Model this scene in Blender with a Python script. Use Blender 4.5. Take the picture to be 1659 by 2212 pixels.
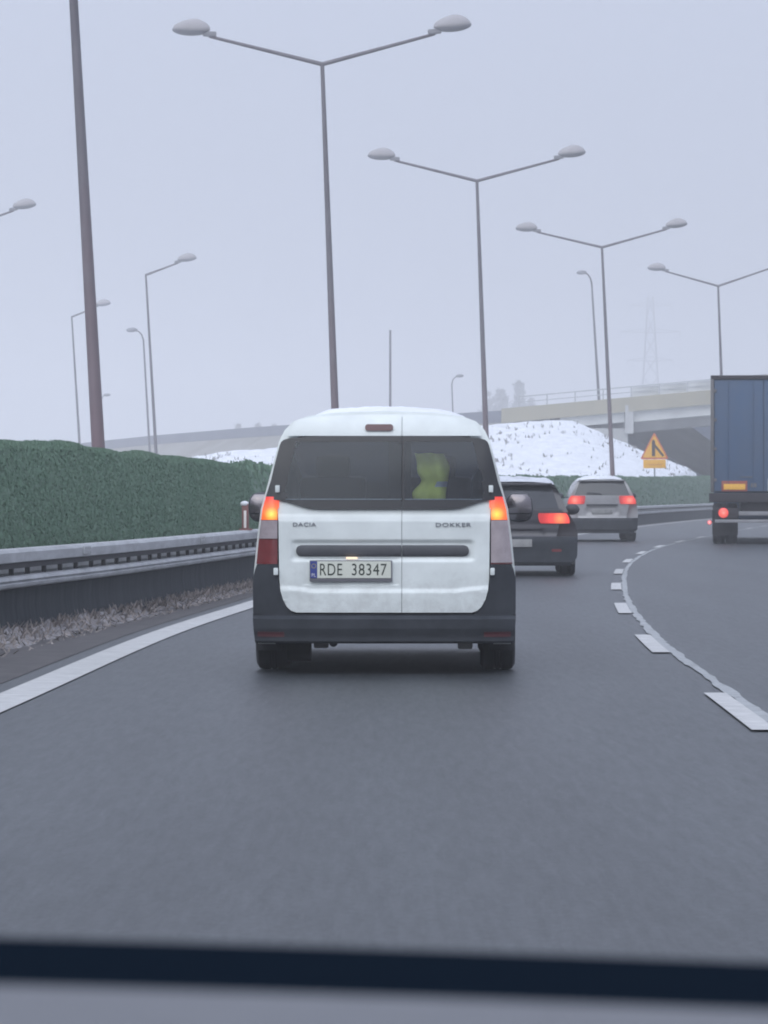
import bpy, bmesh, math, random
import numpy as np
from mathutils import Vector, Matrix

random.seed(7)
rng = np.random.default_rng(7)
R = math.radians
S = bpy.context.scene
C = S.collection
for o in list(bpy.data.objects):
    bpy.data.objects.remove(o)

# ------------------------------------------------------------------ camera
FPX, PW, PH, HZ, EYE = 8000.0, 1659.0, 2212.0, 1068.0, 1.2
cam_d = bpy.data.cameras.new('camera')
cam = bpy.data.objects.new('camera', cam_d)
C.objects.link(cam)
cam.location = (0, 0, EYE)
cam.rotation_euler = (R(90) - math.atan((PH / 2 - HZ) / FPX), 0, 0)
cam_d.sensor_fit = 'HORIZONTAL'
cam_d.sensor_width = 24
cam_d.lens = 24 * FPX / PW
cam_d.clip_start = 0.05
cam_d.clip_end = 4000
cam_d.dof.use_dof = True
cam_d.dof.focus_distance = 30
cam_d.dof.aperture_fstop = cam_d.lens / 6.6
S.camera = cam

# ------------------------------------------------------------------ sky, sun, exposure
SUN_EL, SUN_AZ = R(42), R(200)
W = bpy.data.worlds.new('World')
S.world = W
W.use_nodes = True
nt = W.node_tree
nt.nodes.clear()
out = nt.nodes.new('ShaderNodeOutputWorld')
bg = nt.nodes.new('ShaderNodeBackground')
sky = nt.nodes.new('ShaderNodeTexSky')
sky.sky_type = 'NISHITA'
sky.sun_disc = False
sky.sun_elevation = SUN_EL
sky.sun_rotation = SUN_AZ
sky.dust_density = 6
sky.air_density = 1.0
mixn = nt.nodes.new('ShaderNodeMix')
mixn.data_type = 'RGBA'
mixn.inputs[0].default_value = 0.90
mixn.inputs[7].default_value = (5.2, 5.7, 7.2, 1)       # the cloud deck
nt.links.new(sky.outputs[0], mixn.inputs[6])
# overcast deck: about twice as bright overhead as at the horizon (CIE overcast)
geo = nt.nodes.new('ShaderNodeTexCoord')
sep = nt.nodes.new('ShaderNodeSeparateXYZ')
mr = nt.nodes.new('ShaderNodeMapRange')
mr.inputs[1].default_value = 0.0
mr.inputs[2].default_value = 1.0
mr.inputs[3].default_value = 1.0
mr.inputs[4].default_value = 2.65
vm = nt.nodes.new('ShaderNodeVectorMath')
vm.operation = 'SCALE'
nt.links.new(geo.outputs['Generated'], sep.inputs[0])
nt.links.new(sep.outputs[2], mr.inputs[0])
nt.links.new(mixn.outputs[2], vm.inputs[0])
nt.links.new(mr.outputs[0], vm.inputs['Scale'])
nt.links.new(vm.outputs[0], bg.inputs[0])
bg.inputs[1].default_value = 0.092
nt.links.new(bg.outputs[0], out.inputs[0])

sun_d = bpy.data.lights.new('sun', 'SUN')
sun_d.energy = 1.15
sun_d.angle = R(60)
sun_d.color = (0.92, 0.985, 1.0)
sun = bpy.data.objects.new('sun', sun_d)
C.objects.link(sun)
sun.rotation_euler = (R(90) - SUN_EL, 0, R(180) - SUN_AZ)
sun.location = (0, 0, 60)

S.view_settings.view_transform = 'Standard'
S.view_settings.look = 'None'
S.view_settings.exposure = 0.0
S.view_settings.gamma = 1.0
S.view_settings.use_curve_mapping = False
S.render.engine = 'CYCLES'
S.cycles.volume_bounces = 2
S.cycles.max_bounces = 8
S.cycles.transparent_max_bounces = 12
S.cycles.use_denoising = True
S.cycles.filter_width = 1.9

# ------------------------------------------------------------------ materials
def mat(name, col, rough=0.6, metal=0.0, spec=0.5, coat=0.0, noise=0.0, nscale=8.0, bump=0.0,
        bscale=200.0, col2=None, emit=None, estr=0.0, stretch=None, ndetail=5.0):
    m = bpy.data.materials.new(name)
    m.use_nodes = True
    t = m.node_tree
    b = t.nodes['Principled BSDF']
    b.inputs['Base Color'].default_value = (*col, 1)
    b.inputs['Roughness'].default_value = rough
    b.inputs['Metallic'].default_value = metal
    b.inputs['Specular IOR Level'].default_value = spec
    if coat:
        b.inputs['Coat Weight'].default_value = coat
        b.inputs['Coat Roughness'].default_value = 0.12
    if emit:
        b.inputs['Emission Color'].default_value = (*emit, 1)
        b.inputs['Emission Strength'].default_value = estr
    if noise or bump or col2:
        tc = t.nodes.new('ShaderNodeTexCoord')
        src = tc.outputs['Object']
        if stretch:
            mp = t.nodes.new('ShaderNodeMapping')
            mp.inputs['Scale'].default_value = stretch
            t.links.new(src, mp.inputs[0])
            src = mp.outputs[0]
        if noise or col2:
            n = t.nodes.new('ShaderNodeTexNoise')
            n.inputs['Scale'].default_value = nscale
            n.inputs['Detail'].default_value = ndetail
            n.inputs['Roughness'].default_value = 0.62
            t.links.new(src, n.inputs['Vector'])
            r = t.nodes.new('ShaderNodeValToRGB')
            r.color_ramp.elements[0].position = 0.32
            r.color_ramp.elements[1].position = 0.68
            c2 = col2 if col2 else tuple(c * (1 - noise) for c in col)
            r.color_ramp.elements[0].color = (*c2, 1)
            r.color_ramp.elements[1].color = (*col, 1)
            t.links.new(n.outputs[0], r.inputs[0])
            t.links.new(r.outputs[0], b.inputs['Base Color'])
        if bump:
            n2 = t.nodes.new('ShaderNodeTexNoise')
            n2.inputs['Scale'].default_value = bscale
            n2.inputs['Detail'].default_value = 3
            t.links.new(src, n2.inputs['Vector'])
            bp = t.nodes.new('ShaderNodeBump')
            bp.inputs['Strength'].default_value = bump
            bp.inputs['Distance'].default_value = 0.01
            t.links.new(n2.outputs[0], bp.inputs['Height'])
            t.links.new(bp.outputs[0], b.inputs['Normal'])
    return m

def glass_mat(name, tint, refl=0.10):
    m = bpy.data.materials.new(name)
    m.use_nodes = True
    t = m.node_tree
    t.nodes.clear()
    o = t.nodes.new('ShaderNodeOutputMaterial')
    tr = t.nodes.new('ShaderNodeBsdfTransparent')
    tr.inputs[0].default_value = (*tint, 1)
    gl = t.nodes.new('ShaderNodeBsdfGlossy')
    gl.inputs['Roughness'].default_value = 0.15
    mx = t.nodes.new('ShaderNodeMixShader')
    fr = t.nodes.new('ShaderNodeFresnel')
    fr.inputs[0].default_value = 1.5
    ad = t.nodes.new('ShaderNodeMath')
    ad.operation = 'ADD'
    ad.inputs[1].default_value = refl - 0.04
    t.links.new(fr.outputs[0], ad.inputs[0])
    t.links.new(ad.outputs[0], mx.inputs[0])
    t.links.new(tr.outputs[0], mx.inputs[1])
    t.links.new(gl.outputs[0], mx.inputs[2])
    t.links.new(mx.outputs[0], o.inputs[0])
    return m

def lit_lens_mat(name, bulb, radius, c_in, c_mid, c_out, s_in, s_mid, s_out):
    """a lit tail lamp lens: brightest over its bulb (object coordinates)"""
    m = mat(name, (0.25, 0.01, 0.01), rough=0.15, coat=0.5)
    t = m.node_tree
    b = t.nodes['Principled BSDF']
    tc = t.nodes.new('ShaderNodeTexCoord')
    sb = t.nodes.new('ShaderNodeVectorMath')
    sb.operation = 'SUBTRACT'
    sb.inputs[1].default_value = bulb
    sc = t.nodes.new('ShaderNodeVectorMath')
    sc.operation = 'MULTIPLY'
    sc.inputs[1].default_value = (1, 0, 1)
    ln = t.nodes.new('ShaderNodeVectorMath')
    ln.operation = 'LENGTH'
    dv = t.nodes.new('ShaderNodeMath')
    dv.operation = 'DIVIDE'
    dv.inputs[1].default_value = radius
    cr = t.nodes.new('ShaderNodeValToRGB')
    e = cr.color_ramp.elements
    e[0].position = 0.0
    e[0].color = (*[c * s_in for c in c_in], 1)
    e[1].position = 1.0
    e[1].color = (*[c * s_out for c in c_out], 1)
    k = e.new(0.42)
    k.color = (*[c * s_mid for c in c_mid], 1)
    t.links.new(tc.outputs['Object'], sb.inputs[0])
    t.links.new(sb.outputs[0], sc.inputs[0])
    t.links.new(sc.outputs[0], ln.inputs[0])
    t.links.new(ln.outputs['Value'], dv.inputs[0])
    t.links.new(dv.outputs[0], cr.inputs[0])
    t.links.new(cr.outputs[0], b.inputs['Emission Color'])
    b.inputs['Emission Strength'].default_value = 1.0
    return m

M = {}
M['white_paint'] = mat('white_paint', (0.78, 0.83, 0.82), rough=0.45, coat=0.35, noise=0.17, nscale=3.4, ndetail=9)
def grime(m):
    t = m.node_tree
    b = t.nodes['Principled BSDF']
    base = b.inputs['Base Color'].links[0].from_socket
    tc = t.nodes.new('ShaderNodeTexCoord')
    sp = t.nodes.new('ShaderNodeSeparateXYZ')
    n = t.nodes.new('ShaderNodeTexNoise')
    n.inputs['Scale'].default_value = 9
    n.inputs['Detail'].default_value = 10
    n.inputs['Roughness'].default_value = 0.75
    hgt = t.nodes.new('ShaderNodeMapRange')
    hgt.inputs[1].default_value = 0.95; hgt.inputs[2].default_value = 0.40
    hgt.inputs[3].default_value = -0.30; hgt.inputs[4].default_value = 0.12
    ad = t.nodes.new('ShaderNodeMath'); ad.operation = 'ADD'
    mr = t.nodes.new('ShaderNodeMapRange')
    mr.inputs[1].default_value = 0.44; mr.inputs[2].default_value = 0.80
    mr.inputs[3].default_value = 0.0; mr.inputs[4].default_value = 0.48
    mx = t.nodes.new('ShaderNodeMix'); mx.data_type = 'RGBA'
    mx.inputs[7].default_value = (0.30, 0.29, 0.28, 1)
    t.links.new(tc.outputs['Object'], sp.inputs[0])
    t.links.new(tc.outputs['Object'], n.inputs['Vector'])
    t.links.new(sp.outputs[2], hgt.inputs[0])
    t.links.new(n.outputs[0], ad.inputs[0])
    t.links.new(hgt.outputs[0], ad.inputs[1])
    t.links.new(ad.outputs[0], mr.inputs[0])
    t.links.new(mr.outputs[0], mx.inputs[0])
    t.links.new(base, mx.inputs[6])
    t.links.new(mx.outputs[2], b.inputs['Base Color'])
grime(M['white_paint'])
M['black_plastic'] = mat('black_plastic', (0.042, 0.044, 0.05), rough=0.55, noise=0.35, nscale=5, col2=(0.028, 0.03, 0.034))
M['dusty_plastic'] = mat('dusty_plastic', (0.045, 0.05, 0.06), rough=0.75, spec=0.3, noise=0.4, nscale=4, col2=(0.024, 0.028, 0.035))
M['trim_plastic'] = mat('trim_plastic', (0.075, 0.078, 0.088), rough=0.6, noise=0.25, nscale=6)
M['rubber'] = mat('rubber', (0.022, 0.022, 0.025), rough=0.8, noise=0.3, nscale=9)
M['underbody'] = mat('underbody', (0.012, 0.012, 0.013), rough=0.9)
M['rim_metal'] = mat('rim_metal', (0.25, 0.25, 0.26), rough=0.4, metal=0.7)
M['seal_grey'] = mat('seal_grey', (0.30, 0.31, 0.33), rough=0.8)
M['chrome'] = mat('chrome', (0.65, 0.66, 0.68), rough=0.15, metal=1.0)
M['frit'] = mat('frit', (0.018, 0.019, 0.023), rough=0.25)
M['rear_glass'] = glass_mat('rear_glass', (0.78, 0.83, 0.89), 0.034)
M['clear_glass'] = glass_mat('clear_glass', (0.80, 0.82, 0.84), 0.07)
M['windscreen_glass'] = glass_mat('windscreen_glass', (0.52, 0.57, 0.66), 0.07)
M['dark_glass'] = mat('dark_glass', (0.022, 0.025, 0.03), rough=0.12, spec=0.6, noise=0.2, nscale=3)
M['red_lens'] = mat('red_lens', (0.20, 0.035, 0.038), rough=0.25, coat=0.4, noise=0.2, nscale=12)
M['dull_red'] = mat('dull_red', (0.085, 0.022, 0.028), rough=0.4, coat=0.3)
M['clear_lens'] = mat('clear_lens', (0.42, 0.36, 0.38), rough=0.2, coat=0.5, noise=0.25, nscale=14)
M['plate_white'] = mat('plate_white', (0.68, 0.70, 0.62), rough=0.5, noise=0.08, nscale=9)
M['plate_grubby'] = mat('plate_grubby', (0.36, 0.36, 0.36), rough=0.7, noise=0.3, nscale=8)
M['plate_blue'] = mat('plate_blue', (0.03, 0.05, 0.25), rough=0.5)
M['plate_black'] = mat('plate_black', (0.02, 0.03, 0.022), rough=0.6)
M['plate_frame'] = mat('plate_frame', (0.16, 0.16, 0.18), rough=0.6)
M['plate_star'] = mat('plate_star', (0.6, 0.5, 0.08), rough=0.6)
M['plate_letter_white'] = mat('plate_letter_white', (0.7, 0.7, 0.72), rough=0.6)
M['plate_yellow'] = mat('plate_yellow', (0.75, 0.42, 0.05), rough=0.5, noise=0.1, nscale=20, emit=(1.0, 0.55, 0.12), estr=0.10)  # faint glow added to the plate, which is no lamp
M['badge'] = mat('badge', (0.20, 0.21, 0.24), rough=0.4, metal=0.4)
M['warm_lamp'] = mat('warm_lamp', (0.8, 0.6, 0.4), rough=0.4, emit=(1.0, 0.72, 0.5), estr=1.0)
M['vest'] = mat('vest', (0.74, 0.78, 0.13), rough=0.8, noise=0.2, nscale=9, emit=None)
M['vest_band'] = mat('vest_band', (0.42, 0.44, 0.45), rough=0.5)
M['seat'] = mat('seat', (0.03, 0.032, 0.04), rough=0.85, noise=0.3, nscale=7)
M['seat_light'] = mat('seat_light', (0.07, 0.075, 0.09), rough=0.85, noise=0.3, nscale=7)
M['cabin'] = mat('cabin', (0.05, 0.055, 0.065), rough=0.85)
M['snow'] = mat('snow', (0.78, 0.80, 0.83), rough=0.85, spec=0.2, noise=0.20, nscale=1.6, bump=0.5, bscale=6)
M['thin_snow'] = mat('thin_snow', (0.62, 0.64, 0.68), rough=0.85, noise=0.25, nscale=3)
M['dirty_snow'] = mat('dirty_snow', (0.36, 0.345, 0.35), rough=0.95, spec=0.1, nscale=5.5, col2=(0.105, 0.098, 0.10), bump=0.7, bscale=40)
M['dry_grass'] = mat('dry_grass', (0.34, 0.30, 0.28), rough=0.95, nscale=9, col2=(0.15, 0.13, 0.12))
M['tuft'] = mat('tuft', (0.38, 0.37, 0.37), rough=0.95, nscale=1, col2=(0.22, 0.215, 0.215))
M['galv'] = mat('galv', (0.47, 0.485, 0.50), rough=0.6, metal=0.15, nscale=2.0, ndetail=8, col2=(0.31, 0.315, 0.33), stretch=(1, 1, 4))
M['galv_dark'] = mat('galv_dark', (0.045, 0.046, 0.055), rough=0.7, noise=0.3, nscale=5)
M['under_rail_shade'] = mat('under_rail_shade', (0.048, 0.054, 0.062), rough=0.9, spec=0.2, nscale=7, col2=(0.020, 0.025, 0.031), stretch=(1.2, 1.2, 0.12))  # shade under the beams put into the colour, streaked vertically
M['pole_metal'] = mat('pole_metal', (0.165, 0.155, 0.17), rough=0.55, metal=0.35, nscale=2.5, col2=(0.11, 0.10, 0.115), stretch=(1, 1, 0.3))
M['pole_rust'] = mat('pole_rust', (0.185, 0.125, 0.135), rough=0.7, nscale=3, col2=(0.13, 0.10, 0.112), stretch=(1, 1, 0.3))
def rusty():
    m = mat('pole_rusty', (0.165, 0.155, 0.17), rough=0.55, metal=0.3, nscale=2.5, col2=(0.11, 0.10, 0.115), stretch=(1, 1, 0.3))
    t = m.node_tree
    b = t.nodes['Principled BSDF']
    base = b.inputs['Base Color'].links[0].from_socket
    tc = t.nodes.new('ShaderNodeTexCoord')
    sp = t.nodes.new('ShaderNodeSeparateXYZ')
    n = t.nodes.new('ShaderNodeTexNoise')
    n.inputs['Scale'].default_value = 1.3
    n.inputs['Detail'].default_value = 6
    ma = t.nodes.new('ShaderNodeMath'); ma.operation = 'MULTIPLY_ADD'
    ma.inputs[1].default_value = 5.0
    mr = t.nodes.new('ShaderNodeMapRange')
    mr.inputs[1].default_value = 9.5; mr.inputs[2].default_value = 2.5
    mr.inputs[3].default_value = 0.0; mr.inputs[4].default_value = 0.85
    mx = t.nodes.new('ShaderNodeMix'); mx.data_type = 'RGBA'
    mx.inputs[7].default_value = (0.19, 0.115, 0.125, 1)
    t.links.new(tc.outputs['Object'], sp.inputs[0])
    t.links.new(tc.outputs['Object'], n.inputs['Vector'])
    t.links.new(n.outputs[0], ma.inputs[0])
    t.links.new(sp.outputs[2], ma.inputs[2])
    t.links.new(ma.outputs[0], mr.inputs[0])
    t.links.new(mr.outputs[0], mx.inputs[0])
    t.links.new(base, mx.inputs[6])
    t.links.new(mx.outputs[2], b.inputs['Base Color'])
    return m
M['pole_rusty'] = rusty()
M['head_grey'] = mat('head_grey', (0.22, 0.22, 0.24), rough=0.5)
M['lamp_snow'] = mat('lamp_snow', (0.38, 0.365, 0.375), rough=0.8, noise=0.1, nscale=5)
M['lane_paint'] = mat('lane_paint', (0.50, 0.50, 0.49), rough=0.7, nscale=6, col2=(0.37, 0.37, 0.365), ndetail=8)
M['worn_paint'] = mat('worn_paint', (0.36, 0.375, 0.38), rough=0.7, nscale=9, col2=(0.21, 0.22, 0.225), ndetail=8)
M['soil'] = mat('soil', (0.30, 0.29, 0.26), rough=0.95, nscale=0.15, col2=(0.80, 0.82, 0.85))
M['ramp_soil'] = mat('ramp_soil', (0.19, 0.18, 0.15), rough=0.95, nscale=0.25, col2=(0.30, 0.29, 0.27))
M['concrete'] = mat('concrete', (0.50, 0.50, 0.49), rough=0.85, nscale=0.6, col2=(0.38, 0.385, 0.38), stretch=(1, 1, 0.4))
M['fascia'] = mat('fascia', (0.36, 0.33, 0.245), rough=0.85, nscale=0.5, col2=(0.29, 0.275, 0.215), stretch=(1, 1, 0.4))
M['parapet_blue'] = mat('parapet_blue', (0.20, 0.21, 0.25), rough=0.85, nscale=0.3, col2=(0.16, 0.17, 0.21))
M['girder'] = mat('girder', (0.62, 0.63, 0.61), rough=0.8, nscale=0.5, col2=(0.5, 0.51, 0.5))
M['shaded_concrete'] = mat('shaded_concrete', (0.125, 0.145, 0.20), rough=0.9, nscale=0.5, col2=(0.10, 0.115, 0.16))  # concrete with the shade under the bridge put into its colour
M['rail_steel'] = mat('rail_steel', (0.45, 0.46, 0.46), rough=0.6, noise=0.2, nscale=2)
M['sign_yellow'] = mat('sign_yellow', (0.80, 0.42, 0.035), rough=0.5, noise=0.06, nscale=4)
M['sign_red'] = mat('sign_red', (0.55, 0.12, 0.05), rough=0.5)
M['sign_black'] = mat('sign_black', (0.035, 0.02, 0.03), rough=0.6)
M['sign_dim'] = mat('sign_dim', (0.55, 0.22, 0.06), rough=0.6)
M['steel_grey'] = mat('steel_grey', (0.25, 0.26, 0.28), rough=0.6)
M['reflector_white'] = mat('reflector_white', (0.80, 0.76, 0.72), rough=0.5)
M['delineator_red'] = mat('delineator_red', (0.20, 0.085, 0.075), rough=0.6)
M['dark_paint'] = mat('dark_paint', (0.028, 0.027, 0.036), rough=0.4, coat=0.45, nscale=3, col2=(0.042, 0.04, 0.048))
M['silver_paint'] = mat('silver_paint', (0.40, 0.40, 0.415), rough=0.4, metal=0.25, coat=0.4, nscale=3, col2=(0.31, 0.305, 0.315))
M['tarp_blue'] = mat('tarp_blue', (0.058, 0.105, 0.188), rough=0.65, spec=0.3, nscale=1.2, ndetail=8, col2=(0.078, 0.112, 0.172), stretch=(1, 1, 0.5))
M['truck_frame'] = mat('truck_frame', (0.15, 0.145, 0.15), rough=0.6, noise=0.3, nscale=3)
M['truck_dark'] = mat('truck_dark', (0.028, 0.024, 0.030), rough=0.75, noise=0.3, nscale=4)
M['truck_bar'] = mat('truck_bar', (0.30, 0.30, 0.32), rough=0.5, metal=0.2, noise=0.3, nscale=3)
M['sticker'] = mat('sticker', (0.60, 0.62, 0.60), rough=0.6)
M['orange_red'] = mat('orange_red', (0.30, 0.07, 0.05), rough=0.5)
M['bark'] = mat('bark', (0.085, 0.075, 0.07), rough=0.95, noise=0.3, nscale=4)
M['twig'] = mat('twig', (0.09, 0.085, 0.08), rough=0.95)
M['needle'] = mat('needle', (0.045, 0.06, 0.05), rough=0.95)
M['dash_grey'] = mat('dash_grey', (0.128, 0.132, 0.142), rough=0.65, nscale=60, col2=(0.112, 0.115, 0.124), bump=0.15, bscale=900)
M['cowl_black'] = mat('cowl_black', (0.0062, 0.0105, 0.017), rough=1.0, spec=0.0)
M['mirror_glass'] = mat('mirror_glass', (0.20, 0.185, 0.195), rough=0.18, metal=0.8)

def asphalt_mat():
    m = bpy.data.materials.new('asphalt')
    m.use_nodes = True
    t = m.node_tree
    b = t.nodes['Principled BSDF']
    tc = t.nodes.new('ShaderNodeTexCoord')
    big = t.nodes.new('ShaderNodeTexNoise')
    mp = t.nodes.new('ShaderNodeMapping')
    mp.inputs['Scale'].default_value = (1.6, 0.12, 1)
    big.inputs['Scale'].default_value = 1.0
    big.inputs['Detail'].default_value = 5
    fine = t.nodes.new('ShaderNodeTexNoise')
    fine.inputs['Scale'].default_value = 26
    fine.inputs['Detail'].default_value = 5
    fine.inputs['Roughness'].default_value = 0.8
    t.links.new(tc.outputs['Object'], mp.inputs[0])
    t.links.new(mp.outputs[0], big.inputs['Vector'])
    t.links.new(tc.outputs['Object'], fine.inputs['Vector'])
    r1 = t.nodes.new('ShaderNodeValToRGB')
    r1.color_ramp.elements[0].position = 0.3
    r1.color_ramp.elements[1].position = 0.72
    r1.color_ramp.elements[0].color = (0.025, 0.0290, 0.033, 1)
    r1.color_ramp.elements[1].color = (0.041, 0.0465, 0.052, 1)
    r2 = t.nodes.new('ShaderNodeValToRGB')
    r2.color_ramp.elements[0].position = 0.3
    r2.color_ramp.elements[1].position = 0.7
    r2.color_ramp.elements[0].color = (0.45, 0.45, 0.45, 1)
    r2.color_ramp.elements[1].color = (1.6, 1.6, 1.6, 1)
    mx = t.nodes.new('ShaderNodeMix')
    mx.data_type = 'RGBA'
    mx.blend_type = 'MULTIPLY'
    mx.inputs[0].default_value = 1.0
    t.links.new(big.outputs[0], r1.inputs[0])
    t.links.new(fine.outputs[0], r2.inputs[0])
    t.links.new(r1.outputs[0], mx.inputs[6])
    t.links.new(r2.outputs[0], mx.inputs[7])
    t.links.new(mx.outputs[2], b.inputs['Base Color'])
    # dust and wear drawn out along the lanes
    mp3 = t.nodes.new('ShaderNodeMapping')
    mp3.inputs['Scale'].default_value = (20, 1.6, 1)
    mp3.inputs['Rotation'].default_value = (0, 0, 0.03)
    st_ = t.nodes.new('ShaderNodeTexNoise')
    st_.inputs['Scale'].default_value = 1.0
    st_.inputs['Detail'].default_value = 9
    st_.inputs['Roughness'].default_value = 0.8
    r3 = t.nodes.new('ShaderNodeValToRGB')
    r3.color_ramp.elements[0].position = 0.3
    r3.color_ramp.elements[1].position = 0.7
    r3.color_ramp.elements[0].color = (0.76, 0.76, 0.76, 1)
    r3.color_ramp.elements[1].color = (1.26, 1.26, 1.26, 1)
    mx3 = t.nodes.new('ShaderNodeMix')
    mx3.data_type = 'RGBA'
    mx3.blend_type = 'MULTIPLY'
    mx3.inputs[0].default_value = 1.0
    t.links.new(tc.outputs['Object'], mp3.inputs[0])
    t.links.new(mp3.outputs[0], st_.inputs['Vector'])
    t.links.new(st_.outputs[0], r3.inputs[0])
    t.links.new(mx.outputs[2], mx3.inputs[6])
    t.links.new(r3.outputs[0], mx3.inputs[7])
    t.links.new(mx3.outputs[2], b.inputs['Base Color'])
    rr_ = t.nodes.new('ShaderNodeMapRange')
    rr_.inputs[3].default_value = 0.52
    rr_.inputs[4].default_value = 0.38
    t.links.new(st_.outputs[0], rr_.inputs[0])
    t.links.new(rr_.outputs[0], b.inputs['Roughness'])
    b.inputs['Roughness'].default_value = 0.42
    b.inputs['Specular IOR Level'].default_value = 0.36
    bp = t.nodes.new('ShaderNodeBump')
    bp.inputs['Strength'].default_value = 0.3
    bp.inputs['Distance'].default_value = 0.006
    t.links.new(fine.outputs[0], bp.inputs['Height'])
    t.links.new(bp.outputs[0], b.inputs['Normal'])
    return m
M['asphalt'] = asphalt_mat()
M['shoulder'] = mat('shoulder', (0.085, 0.078, 0.078), rough=0.85, nscale=3.5, col2=(0.05, 0.048, 0.05), ndetail=9, bump=0.5, bscale=60)

def hedge_mat():
    m = mat('hedge_leaf', (0.165, 0.245, 0.180), rough=0.95, spec=0.2, nscale=1.4, col2=(0.135, 0.215, 0.155), ndetail=8)
    return m
M['hedge_leaf'] = hedge_mat()
M['hedge_core'] = mat('hedge_core', (0.150, 0.222, 0.165), rough=0.95, noise=0.15, nscale=6)

# ------------------------------------------------------------------ builders
class MB:
    def __init__(s):
        s.v, s.f, s.m = [], [], []

    def face(s, idx, m=0):
        s.f.append(tuple(idx))
        s.m.append(m)

    def add(s, verts, faces, m=0):
        b = len(s.v)
        s.v.extend([tuple(v) for v in verts])
        for f in faces:
            s.face([b + i for i in f], m)
        return s

    def box(s, c, d, m=0, rot=None, bevel=0.0):
        bm = bmesh.new()
        bmesh.ops.create_cube(bm, size=1)
        bmesh.ops.scale(bm, vec=d, verts=bm.verts)
        if bevel:
            bmesh.ops.bevel(bm, geom=bm.edges[:], offset=bevel, segments=2, affect='EDGES', profile=0.6)
        if rot is not None:
            bmesh.ops.rotate(bm, matrix=rot, verts=bm.verts)
        bmesh.ops.translate(bm, vec=c, verts=bm.verts)
        bm.verts.ensure_lookup_table()
        s.add([v.co[:] for v in bm.verts], [[v.index for v in f.verts] for f in bm.faces], m)
        bm.free()
        return s

    def tube(s, pts, rad, n=8, m=0, cap=True):
        pts = [Vector(p) for p in pts]
        if not hasattr(rad, '__len__'):
            rad = [rad] * len(pts)
        rings = []
        up = None
        for i, p in enumerate(pts):
            d = (pts[min(i + 1, len(pts) - 1)] - pts[max(i - 1, 0)]).normalized()
            if up is None:
                up = Vector((0, 0, 1)) if abs(d.z) < 0.9 else Vector((1, 0, 0))
            a = d.cross(up).normalized()
            bvec = a.cross(d).normalized()
            up = bvec
            base = len(s.v)
            for k in range(n):
                t = 2 * math.pi * k / n
                s.v.append(tuple(p + a * math.cos(t) * rad[i] + bvec * math.sin(t) * rad[i]))
            rings.append(base)
        for i in range(len(rings) - 1):
            for k in range(n):
                a0, b0 = rings[i], rings[i + 1]
                s.face((a0 + k, a0 + (k + 1) % n, b0 + (k + 1) % n, b0 + k), m)
        if cap:
            s.face([rings[0] + k for k in range(n)][::-1], m)
            s.face([rings[-1] + k for k in range(n)], m)
        return s

    def lathe_x(s, c, prof, n=24, m=0):
        """profile of (x offset, radius) turned about the x axis"""
        rings = []
        for (dx, r) in prof:
            rings.append(len(s.v))
            for k in range(n):
                t = 2 * math.pi * k / n
                s.v.append((c[0] + dx, c[1] + r * math.cos(t), c[2] + r * math.sin(t)))
        for i in range(len(rings) - 1):
            for k in range(n):
                s.face((rings[i] + k, rings[i] + (k + 1) % n, rings[i + 1] + (k + 1) % n, rings[i + 1] + k), m)
        s.face([rings[0] + k for k in range(n)][::-1], m)
        s.face([rings[-1] + k for k in range(n)], m)
        return s

    def ellipsoid(s, c, r, nu=16, nv=10, m=0, zmin=-1.0, fn=None):
        base = len(s.v)
        for j in range(nv + 1):
            ph = -math.pi / 2 + math.pi * j / nv
            for k in range(nu):
                t = 2 * math.pi * k / nu
                x, y, z = math.cos(ph) * math.cos(t), math.cos(ph) * math.sin(t), max(math.sin(ph), zmin)
                if fn:
                    x, y, z = fn(x, y, z)
                s.v.append((c[0] + r[0] * x, c[1] + r[1] * y, c[2] + r[2] * z))
        for j in range(nv):
            for k in range(nu):
                s.face((base + j * nu + k, base + j * nu + (k + 1) % nu, base + (j + 1) * nu + (k + 1) % nu, base + (j + 1) * nu + k), m)
        return s

    def prism_y(s, poly, y0, y1, m=0):
        """polygon in (x, z) given a depth along y"""
        n = len(poly)
        b = len(s.v)
        s.v.extend([(x, y0, z) for x, z in poly] + [(x, y1, z) for x, z in poly])
        s.face([b + i for i in range(n)], m)
        s.face([b + n + i for i in range(n)][::-1], m)
        for i in range(n):
            j = (i + 1) % n
            s.face((b + i, b + n + i, b + n + j, b + j), m)
        return s

    def rows(s, rows, yf, off=0.0, thick=0.02, nx=10, m=0, mfn=None):
        """a curved panel: rows of (z, x_left, x_right) laid on the surface y = yf(x, z)"""
        b = len(s.v)
        nr = len(rows)
        for layer in (0, 1):
            for (z, xl, xr) in rows:
                for i in range(nx + 1):
                    x = xl + (xr - xl) * i / nx
                    s.v.append((x, yf(x, z) - off + layer * thick, z))
        w = nx + 1
        L = nr * w
        for r in range(nr - 1):
            for i in range(nx):
                a = b + r * w + i
                mm = m
                if mfn:
                    p, q = s.v[a], s.v[a + w + 1]
                    mm = mfn((p[0] + q[0]) / 2, (p[2] + q[2]) / 2)
                s.face((a, a + 1, a + w + 1, a + w), mm)
                if mfn is None or mm != 9:
                    s.face((a + L, a + L + w, a + L + w + 1, a + L + 1), mm)
        for i in range(nx):
            a = b + i
            s.face((a, a + L, a + L + 1, a + 1), m)
            a = b + (nr - 1) * w + i
            s.face((a, a + 1, a + L + 1, a + L), m)
        for r in range(nr - 1):
            a = b + r * w
            s.face((a, a + w, a + w + L, a + L), m)
            a = b + r * w + nx
            s.face((a, a + L, a + w + L, a + w), m)
        return s

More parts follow.
